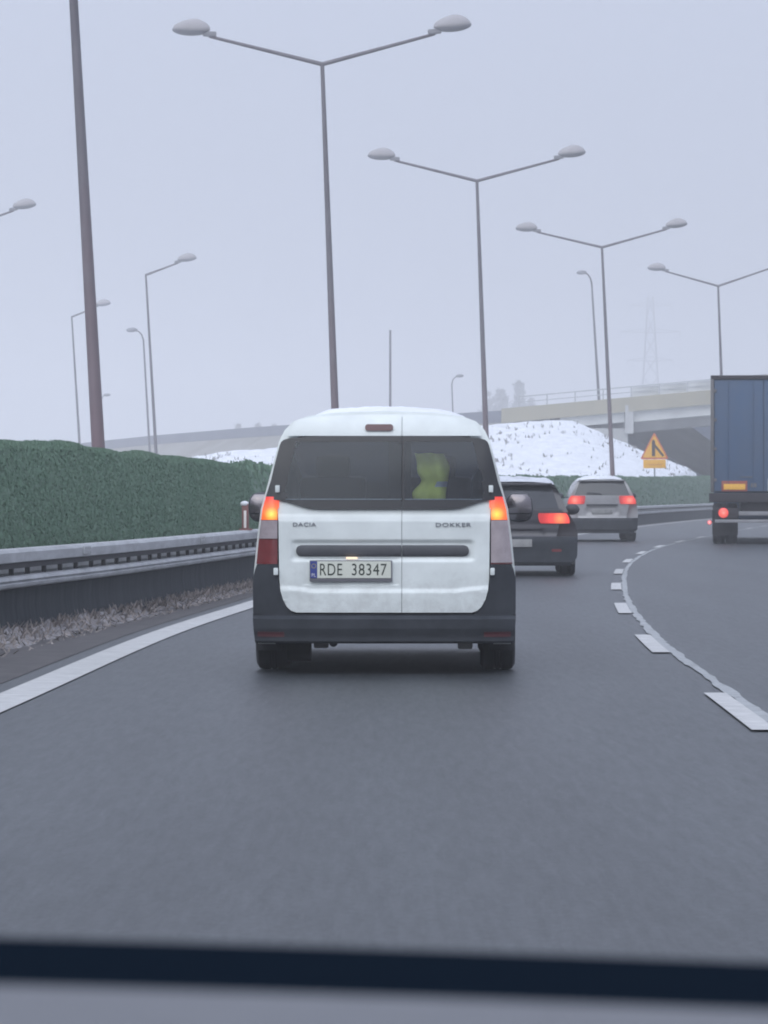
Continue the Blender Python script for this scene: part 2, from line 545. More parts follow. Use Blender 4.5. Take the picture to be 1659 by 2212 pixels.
    def build(s, name, mats, parent=None, angle=35, smooth=True, recalc=True):
        me = bpy.data.meshes.new(name)
        me.from_pydata(s.v, [], s.f)
        if not isinstance(mats, (list, tuple)):
            mats = [mats]
        for mt in mats:
            me.materials.append(M[mt] if isinstance(mt, str) else mt)
        me.polygons.foreach_set('material_index', s.m)
        if recalc or smooth:
            bm = bmesh.new()
            bm.from_mesh(me)
            if recalc:
                bmesh.ops.remove_doubles(bm, verts=bm.verts, dist=0.00005)
                bmesh.ops.recalc_face_normals(bm, faces=bm.faces)
            if smooth:
                ca = math.cos(R(angle))
                for f in bm.faces:
                    f.smooth = True
                for e in bm.edges:
                    if len(e.link_faces) == 2 and e.link_faces[0].normal.dot(e.link_faces[1].normal) < ca:
                        e.smooth = False
            bm.to_mesh(me)
            bm.free()
        me.update()
        o = bpy.data.objects.new(name, me)
        C.objects.link(o)
        if parent is not None:
            o.parent = parent
        return o

def tag(o, label=None, cat=None, group=None, kind=None):
    if label: o['label'] = label
    if cat: o['category'] = cat
    if group: o['group'] = group
    if kind: o['kind'] = kind
    return o

def thing(name, label, cat, loc=(0, 0, 0), rz=0.0, group=None):
    o = bpy.data.objects.new(name, None)
    o.empty_display_size = 0.2
    C.objects.link(o)
    o.location = loc
    o.rotation_euler = (0, 0, rz)
    return tag(o, label, cat, group)

def copy_tree(o, parent=None):
    c = o.copy()
    C.objects.link(c)
    if parent is not None:
        c.parent = parent
    for ch in list(o.children):
        copy_tree(ch, c)
    return c

def interp(pts):
    xs = np.array([p[0] for p in pts], float)
    ys = np.array([p[1] for p in pts], float)
    h = np.diff(xs)
    d = np.diff(ys) / h
    mt = np.empty(len(xs))
    mt[0], mt[-1] = d[0], d[-1]
    for i in range(1, len(xs) - 1):
        mt[i] = (d[i - 1] * h[i] + d[i] * h[i - 1]) / (h[i] + h[i - 1])

    def f(x):
        x = float(x)
        if x <= xs[0]:
            return float(ys[0] + mt[0] * (x - xs[0]))
        if x >= xs[-1]:
            return float(ys[-1] + mt[-1] * (x - xs[-1]))
        i = int(np.searchsorted(xs, x) - 1)
        i = min(max(i, 0), len(h) - 1)
        t = (x - xs[i]) / h[i]
        return float((2 * t**3 - 3 * t**2 + 1) * ys[i] + (t**3 - 2 * t**2 + t) * h[i] * mt[i] + (-2 * t**3 + 3 * t**2) * ys[i + 1] + (t**3 - t**2) * h[i] * mt[i + 1])
    return f

def lerp(pts):
    xs = [p[0] for p in pts]
    ys = [p[1] for p in pts]
    return lambda x: float(np.interp(x, xs, ys))

def text_geo(body, size, xs=1.0):
    """flat lettering outline (built-in face) as verts / faces, centred"""
    cu = bpy.data.curves.new('lettering', 'FONT')
    cu.body = body
    cu.size = size
    cu.align_x = 'CENTER'
    cu.align_y = 'CENTER'
    cu.resolution_u = 4
    cu.space_character = 1.08
    o = bpy.data.objects.new('lettering', cu)
    C.objects.link(o)
    dg = bpy.context.evaluated_depsgraph_get()
    me = bpy.data.meshes.new_from_object(o.evaluated_get(dg))
    v = [(p.co.x * xs, p.co.y) for p in me.vertices]
    f = [tuple(p.vertices) for p in me.polygons]
    bpy.data.objects.remove(o)
    bpy.data.curves.remove(cu)
    bpy.data.meshes.remove(me)
    x0, x1 = min(p[0] for p in v), max(p[0] for p in v)
    y0, y1 = min(p[1] for p in v), max(p[1] for p in v)
    return v, f, (x0, x1, y0, y1)

def put_text(mb, body, cx, cz, w, h, yfun, m):
    v, f, (x0, x1, y0, y1) = text_geo(body, 1.0)
    sx, sz = w / (x1 - x0), h / (y1 - y0)
    vs = []
    for (x, y) in v:
        X = cx + (x - (x0 + x1) / 2) * sx
        Z = cz + (y - (y0 + y1) / 2) * sz
        vs.append((X, yfun(X, Z), Z))
    mb.add(vs, f, m)

def vnoise(n, seed, lo=0.0, hi=1.0):
    """smooth 1-D random curve"""
    r = np.random.default_rng(seed).random(n + 4)
    return lambda t: lo + (hi - lo) * float(np.interp(t, np.linspace(0, 1, n + 4), r))

NB = np.random.default_rng(31).random((64, 64))
def n2(x, y, f):
    x, y = x * f, y * f
    i, j = int(math.floor(x)), int(math.floor(y))
    a, b = x - i, y - j
    a = a * a * (3 - 2 * a); b = b * b * (3 - 2 * b)
    g = lambda p, q: NB[p % 64, q % 64]
    return (g(i, j) * (1 - a) + g(i + 1, j) * a) * (1 - b) + (g(i, j + 1) * (1 - a) + g(i + 1, j + 1) * a) * b

# ------------------------------------------------------------------ the road's lines (metres ahead -> metres right)
dash_x = interp([(-10, 1.78), (10, 1.80), (20, 1.95), (30, 2.15), (40, 2.56), (50, 3.14), (60, 3.84), (70, 4.70), (79, 5.62), (110, 9.8), (160, 17.6), (250, 34)])
edge_x = interp([(-10, -2.5), (10, -2.5), (21.2, -2.2), (32.6, -1.86), (40.3, -1.436), (50, -0.86), (60, -0.1), (75, 1.35), (110, 5.75), (160, 12.8), (250, 28)])
rail_x = interp([(-10, -5.6), (10, -4.75), (20, -3.98), (25, -3.58), (30, -3.17), (36, -2.58), (42, -2.10), (48, -1.65), (60, -0.78), (80, 1.35), (110, 5.1), (160, 12.2), (250, 27.2)])
right_x = lambda d: dash_x(d) + 7.5

def ribbon(name, fl, fr, d0, d1, step, z, mt, nx=1, label=None):
    mb = MB()
    ds = list(np.arange(d0, d1 + 1e-6, step))
    for d in ds:
        for i in range(nx + 1):
            t = i / nx
            mb.v.append((fl(d) * (1 - t) + fr(d) * t, d, z))
    w = nx + 1
    for r in range(len(ds) - 1):
        for i in range(nx):
            a = r * w + i
            mb.face((a, a + 1, a + w + 1, a + w))
    return mb.build(name, mt, recalc=False, smooth=False)

# ground sheet, road, shoulder, lines
mb = MB()
mb.add([(-900, -60, -0.02), (900, -60, -0.02), (900, 1500, -0.02), (-900, 1500, -0.02)], [(0, 1, 2, 3)])
tag(mb.build('ground', 'soil', recalc=False, smooth=False), kind='structure')
tag(ribbon('road', lambda d: edge_x(d) - 0.45, right_x, -10, 250, 2.0, 0.0, 'asphalt', 4), kind='structure')
tag(ribbon('road_shoulder', lambda d: rail_x(d) - 0.1, lambda d: edge_x(d) - 0.28, -10, 250, 2.0, 0.004, 'shoulder', 2), kind='structure')
tag(ribbon('edge_line', lambda d: edge_x(d) - 0.13, lambda d: edge_x(d) + 0.13, -10, 250, 1.0, 0.008, 'lane_paint'), kind='structure')
wob = vnoise(900, 3, -0.022, 0.022)
wob2 = vnoise(900, 4, -0.018, 0.018)
tag(ribbon('dividing_line', lambda d: dash_x(d) + 0.065 + wob((d + 10) / 260), lambda d: dash_x(d) + 0.135 + wob2((d + 10) / 260), -10, 250, 0.25, 0.008, 'worn_paint'), kind='structure')
dash_parent = bpy.data.objects['dividing_line']
k = 0
proto_dash = None
for d0 in np.arange(0.3, 200, 9.2):
    mb = MB()
    ds = np.linspace(d0, d0 + 3.5, 6)
    for d in ds:
        mb.v.append((dash_x(d) - 0.07, d, 0.012))
        mb.v.append((dash_x(d) + 0.062, d, 0.012))
    for i in range(5):
        mb.face((2 * i, 2 * i + 1, 2 * i + 3, 2 * i + 2))
    mb.build('lane_dash', 'lane_paint', dash_parent, recalc=False, smooth=False)

# ------------------------------------------------------------------ guardrail
def sweep(name, prof, d0, d1, step, mt, parent, fx=rail_x):
    """closed cross-section of (outward offset to the road, z) swept along the rail"""
    mb = MB()
    ds = list(np.arange(d0, d1 + 1e-6, step))
    n = len(prof)
    for d in ds:
        for (o, z) in prof:
            mb.v.append((fx(d) + o, d, z))
    for r in range(len(ds) - 1):
        for i in range(n):
            j = (i + 1) % n
            mb.face((r * n + i, r * n + j, (r + 1) * n + j, (r + 1) * n + i))
    mb.face(list(range(n)))
    mb.face([(len(ds) - 1) * n + i for i in range(n)][::-1])
    return mb.build(name, mt, parent, angle=25)

gr = thing('crash_barrier', 'grey two-beam steel crash barrier with a panel added as the shade below it along the left road edge', 'crash barrier', (0, 0, 0))
W_UP = [(0.00, 0.628), (0.035, 0.636), (0.04, 0.69), (0.04, 0.715), (0.02, 0.742), (-0.01, 0.746), (-0.10, 0.744), (-0.11, 0.63)]
W_LO = [(0.00, 0.415), (0.03, 0.43), (0.04, 0.455), (0.015, 0.468), (0.04, 0.485), (0.03, 0.512), (0.0, 0.522), (-0.02, 0.522), (-0.03, 0.415)]
seg = np.arange(-6, 230, 8.0)
for a in seg:       # beams come in bolted lengths
    sweep('upper_beam', [(o + 0.001, z) for o, z in W_UP], a, a + 7.985, 7.985 / 8, 'galv', gr)
    sweep('lower_beam', W_LO, a, a + 7.985, 7.985 / 8, 'galv', gr)
sweep('back_beam', [(-0.24, 0.48), (-0.19, 0.48), (-0.17, 0.53), (-0.19, 0.59), (-0.24, 0.60)], -6, 230, 2, 'galv', gr)
sweep('overhang_shade', [(-0.09, 0.578), (-0.03, 0.578), (-0.03, 0.627), (-0.09, 0.627)], -6, 230, 2, 'galv_dark', gr)  # dark strip added for the shade under the upper beam's overhang
sweep('under_rail_shade', [(-0.02, 0.0), (-0.06, 0.25), (-0.05, 0.43), (-0.16, 0.44), (-0.22, 0.0)], -6, 230, 1, 'under_rail_shade', gr)  # dark panel added to stand for the shade below the beams
mb = MB()
mb.box((0, 0, 0.55), (0.035, 0.06, 0.07), bevel=0.004)
mb.box((0, 0, 0.594), (0.05, 0.10, 0.03), bevel=0.004)
post0 = mb.build('spacer', 'galv_dark', gr)
post0.location = (rail_x(14) - 0.10, 14, 0)
for i, d in enumerate(np.arange(14.75, 112, 0.75)):
    p = post0.copy()
    C.objects.link(p)
    p.parent = gr
    dd = d + random.uniform(-0.05, 0.05)
    p.location = (rail_x(dd) - 0.10, dd, 0)
    p.rotation_euler = (0, 0, -math.atan(rail_x(dd + 0.5) - rail_x(dd - 0.5)))
# beam joint plates with bolts
mb = MB()
mb.box((0, 0, 0.69), (0.012, 0.36, 0.075), bevel=0.003)
for by in (-0.12, -0.04, 0.04, 0.12):
    for bz in (0.67, 0.71):
        mb.box((0.008, by, bz), (0.01, 0.022, 0.022))
j0 = None
for a in seg:
    if a < 8 or a > 120: continue
    if j0 is None:
        j0 = mb.build('joint_plate', 'galv', gr)
        p = j0
    else:
        p = j0.copy(); C.objects.link(p); p.parent = gr
    p.location = (rail_x(a) + 0.046, a, 0)
    p.rotation_euler = (0, 0, -math.atan(rail_x(a + 0.5) - rail_x(a - 0.5)))

# delineator on the barrier
dD = 47.0
dl = thing('delineator', 'red and white reflector post with a snow cap on top of the crash barrier', 'reflector', (rail_x(dD) - 0.035, dD, 0.745), -0.08)
mb = MB(); mb.box((0, 0, 0.17), (0.085, 0.07, 0.34), bevel=0.01); mb.box((0.005, 0, 0.012), (0.16, 0.1, 0.022))
mb.build('post', 'delineator_red', dl)
mb = MB(); mb.box((0.0, -0.038, 0.14), (0.032, 0.006, 0.22), bevel=0.002)
mb.build('reflector', 'reflector_white', dl)
mb = MB(); mb.ellipsoid((-0.008, 0, 0.335), (0.058, 0.05, 0.036), 12, 8, zmin=-0.9)
mb.build('snow_cap', 'snow', dl)

# dirty snow ridge and dry grass at the foot of the barrier
def ridge():
    mb = MB()
    ds = np.arange(8, 120, 0.06)
    nx = 12
    hr = np.random.default_rng(11)
    H1 = hr.random((len(ds) // 6 + 3, 7)); H2 = hr.random((len(ds) // 2 + 3, 14))
    def samp(H, u, v):
        u = min(max(u, 0), H.shape[0] - 1.001); v = min(max(v, 0), H.shape[1] - 1.001)
        i, j = int(u), int(v); a, b = u - i, v - j
        a = a * a * (3 - 2 * a); b = b * b * (3 - 2 * b)
        return (H[i, j] * (1 - a) + H[i + 1, j] * a) * (1 - b) + (H[i, j + 1] * (1 - a) + H[i + 1, j + 1] * a) * b
    for i, d in enumerate(ds):
        wid = (edge_x(d) - 0.2 - rail_x(d)) * (0.34 + 0.26 * n2(d, 9.0, 0.5))
        for k in range(nx + 1):
            t = k / nx
            n1 = samp(H1, i / 6, t * 6); m2 = samp(H2, i / 2, t * 13)
            env = (1 - t) ** 0.8 * min(1, 0.4 + t * 6) * (0.55 + 0.9 * n2(d, 3.0, 0.37))
            z = -0.02 + env * (0.115 * n1 ** 1.4 + 0.055 * m2) * (0.85 if d < 60 else 0.5)
            mb.v.append((rail_x(d) - 0.03 + t * wid + 0.05 * (m2 - 0.5), d, z))
    w = nx + 1
    for r in range(len(ds) - 1):
        for k in range(nx):
            a = r * w + k
            mb.face((a, a + 1, a + w + 1, a + w))
    o = mb.build('dirty_snow', 'dirty_snow', recalc=False)
    tag(o, kind='stuff')
    # dry blades
    n = 5000
    dd = rng.uniform(16, 70, n)
    V = np.zeros((n * 4, 3), np.float32)
    for i in range(n):
        d = dd[i]
        wid = (edge_x(d) - 0.2 - rail_x(d)) * 0.6
        t = random.random() ** 1.4
        x = rail_x(d) + 0.0 + t * wid
        h = random.uniform(0.02, 0.08) * (1.1 - 0.7 * t)
        a = random.uniform(0, 6.28); wv = random.uniform(0.004, 0.012)
        lx, ly = random.uniform(-0.06, 0.06), random.uniform(-0.06, 0.06)
        z0 = 0.02 + 0.05 * (1 - t)
        ca, sa = math.cos(a) * wv, math.sin(a) * wv
        V[i * 4:(i + 1) * 4] = [(x - ca, d - sa, z0), (x + ca, d + sa, z0), (x + lx + ca * .5, d + ly + sa * .5, z0 + h), (x + lx - ca * .5, d + ly - sa * .5, z0 + h)]
    quads('dry_grass', V, 'dry_grass', 'stuff')

def quads(name, V, mt, kind=None, parent=None):
    n = len(V) // 4
    me = bpy.data.meshes.new(name)
    me.vertices.add(len(V)); me.vertices.foreach_set('co', V.ravel())
    me.loops.add(n * 4); me.loops.foreach_set('vertex_index', np.arange(n * 4, dtype=np.int32))
    me.polygons.add(n)
    me.polygons.foreach_set('loop_start', np.arange(0, n * 4, 4, dtype=np.int32))
    me.materials.append(M[mt])
    me.update(calc_edges=True)
    o = bpy.data.objects.new(name, me)
    C.objects.link(o)
    if parent is not None: o.parent = parent
    if kind: tag(o, kind=kind)
    return o
ridge()

# ------------------------------------------------------------------ hedge
hedge_top = interp([(10, 1.84), (26, 1.80), (31, 1.765), (34, 1.74), (39, 1.70), (45, 1.675), (50, 1.655), (58, 1.66), (70, 1.67), (100, 1.68), (130, 1.78), (160, 1.92), (230, 2.3)])
def make_hedge():
    root = thing('hedge', 'long trimmed dense green hedge running behind the crash barrier', 'hedge')
    w1 = vnoise(160, 21, -0.05, 0.05)
    w2 = vnoise(900, 22, -0.022, 0.022)
    def top(d):
        return hedge_top(d) + w1(d / 240) + w2(d / 240)
    def sec(d, u):
        """u 0..1: up the road face, over the top, down the back"""
        T = top(d)
        x0 = rail_x(d) - 0.52
        if u < 0.6:
            t = u / 0.6
            return x0 - 0.16 * t - 0.10 * t ** 4, T * (0.02 + 0.94 * t)
        t = (u - 0.6) / 0.4
        a = t * math.pi
        return x0 - 0.26 - 0.55 * (1 - math.cos(a)) / 2, T * (0.96 + 0.04 * math.sin(a)) - (T * 0.6 * max(0, t - 0.5) * 2)
    mb = MB()
    ds = np.arange(8, 225, 0.5)
    us = np.linspace(0, 1, 15)
    for d in ds:
        for u in us:
            x, z = sec(d, u)
            mb.v.append((x, d, max(0, z - 0.012)))
    w = len(us)
    for r in range(len(ds) - 1):
        for k in range(w - 1):
            a = r * w + k
            mb.face((a, a + 1, a + w + 1, a + w))
    mb.build('foliage_core', 'hedge_core', root, recalc=False)
    def leaves(n, dlo, dhi, size, seed):
        rg = np.random.default_rng(seed)
        V = np.zeros((n * 4, 3), np.float32)
        dd = rg.uniform(dlo, dhi, n); uu = rg.uniform(0.12, 0.85, n)
        ang = rg.normal(0, 0.55, n); sz = rg.uniform(0.6, 1.3, n) * size
        yaw = rg.normal(-0.5, 0.6, n); out_ = rg.uniform(-0.005, 0.028, n); pit = rg.normal(-0.38, 0.35, n)
        for i in range(n):
            x, z = sec(dd[i], uu[i])
            x += out_[i]
            h, wd = sz[i], sz[i] * 0.32
            # a blade that points mostly up, facing the road
            cx, sx = math.cos(yaw[i]), math.sin(yaw[i])
            ux, uy, uz = math.sin(pit[i]) * cx, math.sin(ang[i]) * 0.6, math.cos(pit[i])
            rx, ry = -sx * wd, cx * wd
            b0 = (x - rx, dd[i] - ry, z - h * .3); b1 = (x + rx, dd[i] + ry, z - h * .3)
            t1 = (x + rx * .5 + ux * h, dd[i] + ry * .5 + uy * h, z - h * .3 + uz * h); t0 = (x - rx * .5 + ux * h, dd[i] - ry * .5 + uy * h, z - h * .3 + uz * h)
            V[i * 4:i * 4 + 4] = (b0, b1, t1, t0)
        return V
    V = np.concatenate([leaves(190000, 25, 54, 0.024, 5), leaves(36000, 54, 225, 0.085, 6), leaves(4000, 8, 25, 0.09, 8)])
    o = quads('leaves', V, 'hedge_leaf', 'stuff', root)
make_hedge()

# ------------------------------------------------------------------ snow bank, ramp, far terrain
def hfield(name, xs, ds, zf, mt, kind='structure'):
    mb = MB()
    for d in ds:
        for x in xs:
            mb.v.append((x, d, zf(x, d)))
    w = len(xs)
    for r in range(len(ds) - 1):
        for i in range(w - 1):
            a = r * w + i
            mb.face((a, a + 1, a + w + 1, a + w))
    o = mb.build(name, mt, recalc=False)
    return tag(o, kind=kind)

bank_crest = interp([(-60, -0.4), (-30, -0.3), (-18.7, 0.6), (-13.6, 2.5), (-10.5, 3.32), (-5.9, 3.85), (0, 4.45), (5.9, 5.08), (9.2, 5.38), (10.3, 5.36), (11.4, 4.95), (12.6, 4.4), (14.6, 3.55), (17.5, 2.25), (19.3, 0.8), (21, -0.4), (40, -0.5)])
def bank_z(x, d):
    c = bank_crest(x)
    if d < 205:
        t = max(0.0, (d - 176) / 29)
        p = t ** 0.85
    else:
        p = max(0.0, 1 - (d - 205) / 45) if x < 8 else max(0.0, 1 - (d - 205) / 60)
    z = -0.3 + (c + 0.3) * p
    kk = min(1.0, max(0.0, (rail_x(d) - 1.3 - x) / 1.0))
    z = -0.3 + (z + 0.3) * kk
    p *= kk
    return z + (0.12 * (n2(x, d * .6, 0.9) - 0.5) + 0.09 * (n2(x, d * .6, 2.7) - 0.5)) * min(1, p * 3)
hfield('snow_bank', np.arange(-40, 26, 0.3), np.arange(174, 262, 0.9), bank_z, 'snow')
# tufts poking through the snow
n = 1500
V = []
for i in range(n):
    cx, cd = random.uniform(-12, 18), random.uniform(180, 204)
    if random.random() > 0.16 + 0.9 * n2(cx + 9, cd * .4, 0.45) ** 2: continue
    z = bank_z(cx, cd)
    if z < 0.2: continue
    big = random.random() < 0.12
    for k in range(random.randint(2, 7) if big else random.randint(1, 3)):
        x, d = cx + random.gauss(0, 0.10 if big else 0.05), cd + random.gauss(0, 0.12)
        h, wv = random.uniform(0.05, 0.20), random.uniform(0.015, 0.045)
        lx = random.uniform(-0.10, 0.10)
        V += [(x - wv, d, z - 0.04), (x + wv, d, z - 0.04), (x + lx + wv * .4, d - .05, z + h), (x + lx - wv * .4, d - .05, z + h)]
quads('dead_grass_tufts', np.array(V, np.float32), 'tuft', 'stuff')

# approach ramp that carries the bridge road away to the left
ramp_line = [(11.5, 256, 6.35), (5, 268, 6.2), (-3, 295, 6.2), (-12, 325, 6.2), (-22, 350, 5.9), (-36, 372, 4.9), (-60, 395, 3.4), (-100, 415, 1.5)]
def ramp():
    mb = MB()
    pts = ramp_line
    n = len(pts)
    for i, (x, d, z) in enumerate(pts):
        a = Vector((pts[max(i - 1, 0)][0], pts[max(i - 1, 0)][1])); b = Vector((pts[min(i + 1, n - 1)][0], pts[min(i + 1, n - 1)][1]))
        t = (b - a).normalized()
        nrm = Vector((-t.y, t.x))
        if nrm.y > 0: nrm = -nrm     # towards the viewer
        p = Vector((x, d))
        for off, zz in ((z * 1.7, -0.3), (z * 0.9, z * 0.5 + 0.1), (0.0, z), (-11.0, z), (-11 - z * 1.7, -0.3)):
            q = p + nrm * off
            mb.v.append((q.x, q.y, zz))
    for i in range(n - 1):
        for k in range(4):
            a = i * 5 + k
            mb.face((a, a + 1, a + 6, a + 5))
    tag(mb.build('ramp_embankment', 'ramp_soil', recalc=False, smooth=False), kind='structure')
ramp()
def poly_wall(name, pts, h0, h1, th, mt, parent=None):
    mb = MB()
    n = len(pts)
    for i, (x, d, z) in enumerate(pts):
        mb.v += [(x, d, z + h0), (x, d + th, z + h0), (x, d + th, z + h1), (x, d, z + h1)]
    for i in range(n - 1):
        for k in range(4):
            a = i * 4
            mb.face((a + k, a + (k + 1) % 4, a + 4 + (k + 1) % 4, a + 4 + k))
    mb.face((0, 1, 2, 3)); mb.face([(n - 1) * 4 + k for k in (3, 2, 1, 0)])
    return mb.build(name, mt, parent, angle=20)
rb = poly_wall('parapet', ramp_line, 0.004, 0.85, 0.3, 'parapet_blue')
tag(rb, 'low blue-grey parapet along the top of the hazy distant ramp', 'parapet')

# ------------------------------------------------------------------ bridge
def bridge():
    root = thing('road_bridge', 'pale concrete road bridge with beige fascia crossing above the road on the right', 'bridge')
    # deck rises to the right:  x -> z of the road surface
    zt = lambda x: 7.35 + (x - 11.5) * 0.088
    dn = lambda x: 252 - (x - 11.5) * 0.10         # near face
    xs = [10.5, 16.4, 16.75, 24, 34, 48, 64]
    def strip(name, xl, xr, zo0, zo1, yo0, yo1, mt, n=6):
        mb = MB()
        for i in range(n + 1):
            x = xl + (xr - xl) * i / n
            y = dn(x)
            mb.v += [(x, y + yo0, zt(x) + zo0), (x, y + yo1, zt(x) + zo0), (x, y + yo1, zt(x) + zo1), (x, y + yo0, zt(x) + zo1)]
        for i in range(n):
            for k in range(4):
                a = i * 4
                mb.face((a + k, a + (k + 1) % 4, a + 4 + (k + 1) % 4, a + 4 + k))
        mb.face((0, 1, 2, 3)); mb.face([n * 4 + k for k in (3, 2, 1, 0)])
        return mb.build(name, mt, root, angle=20)
    strip('deck', 8.5, 66, -0.95, -0.10, 0.32, 12.0, 'concrete')
    strip('fascia', 8.0, 66, -0.98, 0.0, 0.0, 0.30, 'fascia')
    strip('fascia', 8.0, 66, -0.98, 0.0, 12.02, 12.3, 'fascia')
    strip('girder', 12.0, 16.36, -1.66, -0.985, 0.45, 1.2, 'girder')
    strip('girder', 16.95, 66, -1.70, -0.985, 0.45, 1.2, 'girder')
    for yo in (3.6, 6.4, 9.2):
        strip('girder', 15, 66, -2.35, -0.955, yo, yo + 0.8, 'concrete')
    # abutment: wall, bearing pilaster, wing
    mb = MB(); mb.box((14.9, dn(15) + 1.7, 2.6), (3.4, 2.4, 6.2)); mb.build('abutment_wall', 'concrete', root)
    mb = MB(); mb.box((16.66, dn(16.6) + 0.9, 6.3), (0.56, 1.8, 1.92)); mb.build('pilaster', 'concrete', root)
    mb = MB(); mb.box((15.4, dn(15) + 7.5, 2.3), (2.6, 9.0, 5.6)); mb.build('abutment_wall', 'shaded_concrete', root)
    mb = MB(); mb.box((47, dn(47) + 6, 3.8), (3.0, 11, 8.4)); mb.build('abutment_wall', 'concrete', root)
    # handrail: posts, rails, infill panels
    posts = np.arange(9.2, 64, 1.9)
    pr = None
    for x in posts:
        if pr is None:
            t = MB(); t.box((0, 0, 0.36), (0.09, 0.09, 0.72)); o = pr = t.build('handrail_post', 'rail_steel', root)
        else:
            o = pr.copy(); C.objects.link(o); o.parent = root
        o.location = (x, dn(x) + 0.15, zt(x))
    strip('handrail', 9.2, 64, 0.66, 0.74, 0.11, 0.19, 'rail_steel')
    strip('handrail', 9.2, 64, 0.30, 0.36, 0.12, 0.18, 'rail_steel')
    ip = None
    for x in posts[:-1]:
        if x < 15.5: continue
        if ip is None:
            t = MB(); t.add([(0.06, 0.0, 0.03), (1.84, 0.0, 0.03 + 0.088 * 1.78), (1.84, 0.0, 0.64 + 0.088 * 1.78), (0.06, 0.0, 0.64), (0.06, 0.02, 0.03), (1.84, 0.02, 0.03 + 0.088 * 1.78), (1.84, 0.02, 0.64 + 0.088 * 1.78), (0.06, 0.02, 0.64)],
                            [(0, 1, 2, 3), (7, 6, 5, 4), (0, 4, 5, 1), (1, 5, 6, 2), (2, 6, 7, 3), (3, 7, 4, 0)])
            o = ip = t.build('infill_panel', 'girder', root)
        else:
            o = ip.copy(); C.objects.link(o); o.parent = root
        o.location = (x, dn(x) + 0.14, zt(x))
bridge()
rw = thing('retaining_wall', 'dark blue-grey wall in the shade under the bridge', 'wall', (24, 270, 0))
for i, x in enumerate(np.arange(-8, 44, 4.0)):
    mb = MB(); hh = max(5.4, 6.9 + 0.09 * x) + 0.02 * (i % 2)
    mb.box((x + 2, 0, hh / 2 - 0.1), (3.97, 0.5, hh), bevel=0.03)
    mb.build('wall_panel', 'shaded_concrete', rw)

# ------------------------------------------------------------------ street lamps
def px(x, y, D):
    return (x - PW / 2) / FPX * D, EYE + (HZ - y) / FPX * D

def lamp_head_mesh(sgn, L=0.92):
    mb = MB()
    def fn(x, y, z):
        k = 1.0 - 0.12 * x * sgn
        return x, y * k, z
    mb.ellipsoid((sgn * L * .5, 0, 0.0), (L * .5, 0.21, 0.145), 18, 12, fn=fn)
    mb.box((sgn * -0.02, 0, -0.09), (0.34, 0.13, 0.13), bevel=0.03)
    return mb
def snow_mesh(sgn, L=0.92):
    mb = MB()
    def fn(x, y, z):
        zz = z if z > 0 else z * 0.4
        k = 1 + 0.10 * math.sin(3.0 * x + 0.5)
        return x, y, zz * k
    mb.ellipsoid((sgn * (L * .47), 0, 0.02), (L * .51, 0.235, 0.25), 18, 12, fn=fn)
    return mb

def street_lamp(label, base, lean, H, arms, r0=0.115, r1=0.05, group=None, mtl='pole_metal', cat='street lamp', rust=True, heads=True, yaw=0.0):
    """arms: list of (length, rise); built in x-z, lean turns about the road direction"""
    root = thing('street_lamp', label, cat, base, 0, group)
    root.rotation_euler = (0, lean, yaw)
    mb = MB()
    zs = np.linspace(0, H, 9)
    mb.tube([(0, 0, z) for z in zs], [r0 + (r1 - r0) * z / H for z in zs], 12)
    mb.box((0, 0, 0.02), (0.42, 0.42, 0.04))
    mb.build('pole', ['pole_rusty' if rust else mtl], root)
    for (ln, rise) in arms:
        s_ = 1 if ln > 0 else -1
        mb = MB(); mb.tube([(0, 0, H - 0.05), (ln * .5, 0, H - 0.05 + rise * .5), (ln, 0, H - 0.05 + rise)], [0.055, 0.047, 0.038], 8)
        mb.build('arm', mtl, root)
        if heads:
            h = lamp_head_mesh(s_).build('lamp_head', 'head_grey', root)
            h.location = (ln, 0, H + rise + 0.10)
            h.rotation_euler = (0, s_ * -0.06, 0)
            snow_mesh(s_).build('snow_cap', 'lamp_snow', h)
    return root

def lamp_at(label, top, bot, H, arms, **kw):
    D = kw.pop('D', None)
    if D is None: D = FPX * (H - EYE) / (HZ - top[1])
    x1, z1 = px(*top, D); x0, z0 = px(*bot, D)
    lean = math.atan((x1 - x0) / (z1 - z0))
    xb = x0 - math.tan(lean) * z0
    zb = kw.pop('zb', 0.0)
    if zb: xb = x0 - math.tan(lean) * (z0 - zb)
    hh = (z1 - zb) / math.cos(lean)
    return street_lamp(label, (xb, D, zb), lean, hh, arms, **kw)

ARMS = [(-2.80, 0.80), (2.85, 0.655)]
GD = 'double-armed street lamps along the central reservation'
lamp_at('nearest thick street lamp pole behind the hedge, cut off by the top of the photo', (146, 0 - 240, ), (212, 960), 12, ARMS, D=58.0, group=GD, r0=0.115, r1=0.06)
lamp_at('tall double-armed street lamp rising straight behind the white van roof', (696, 135), (723, 868), 12, ARMS, group=GD)
lamp_at('double-armed street lamp rising behind the right shoulder of the white van', (1030, 388), (1050, 945), 12, ARMS, group=GD)
lamp_at('double-armed street lamp standing before the snow bank above the grey SUV', (1300, 532), (1323, 1020), 12, ARMS, group=GD)
lamp_at('double-armed street lamp whose pole drops behind the blue truck trailer', (1551, 616), (1558, 810), 12, [(-2.70, 0.86), (2.85, 0.86)], group=GD, rust=False)
GS = 'single-armed street lamps beyond the hedge'
lamp_at('single-armed street lamp beyond the hedge, second pole right of the thick pole', (315, 592), (337, 975), 12, [(1.62, 0.50)], group=GS, rust=False, r0=0.095, r1=0.045)
lamp_at('single-armed street lamp beyond the hedge whose arm passes behind the thick pole', (155, 683), (172, 960), 12, [(1.50, 0.50)], group=GS, rust=False, r0=0.095, r1=0.045)
lamp_at('street lamp at the left edge of the photo with only arm and head in view', (-70, 488), (-42, 960), 12, [(1.90, 0.55)], group=GS, rust=False, r0=0.095, r1=0.045)

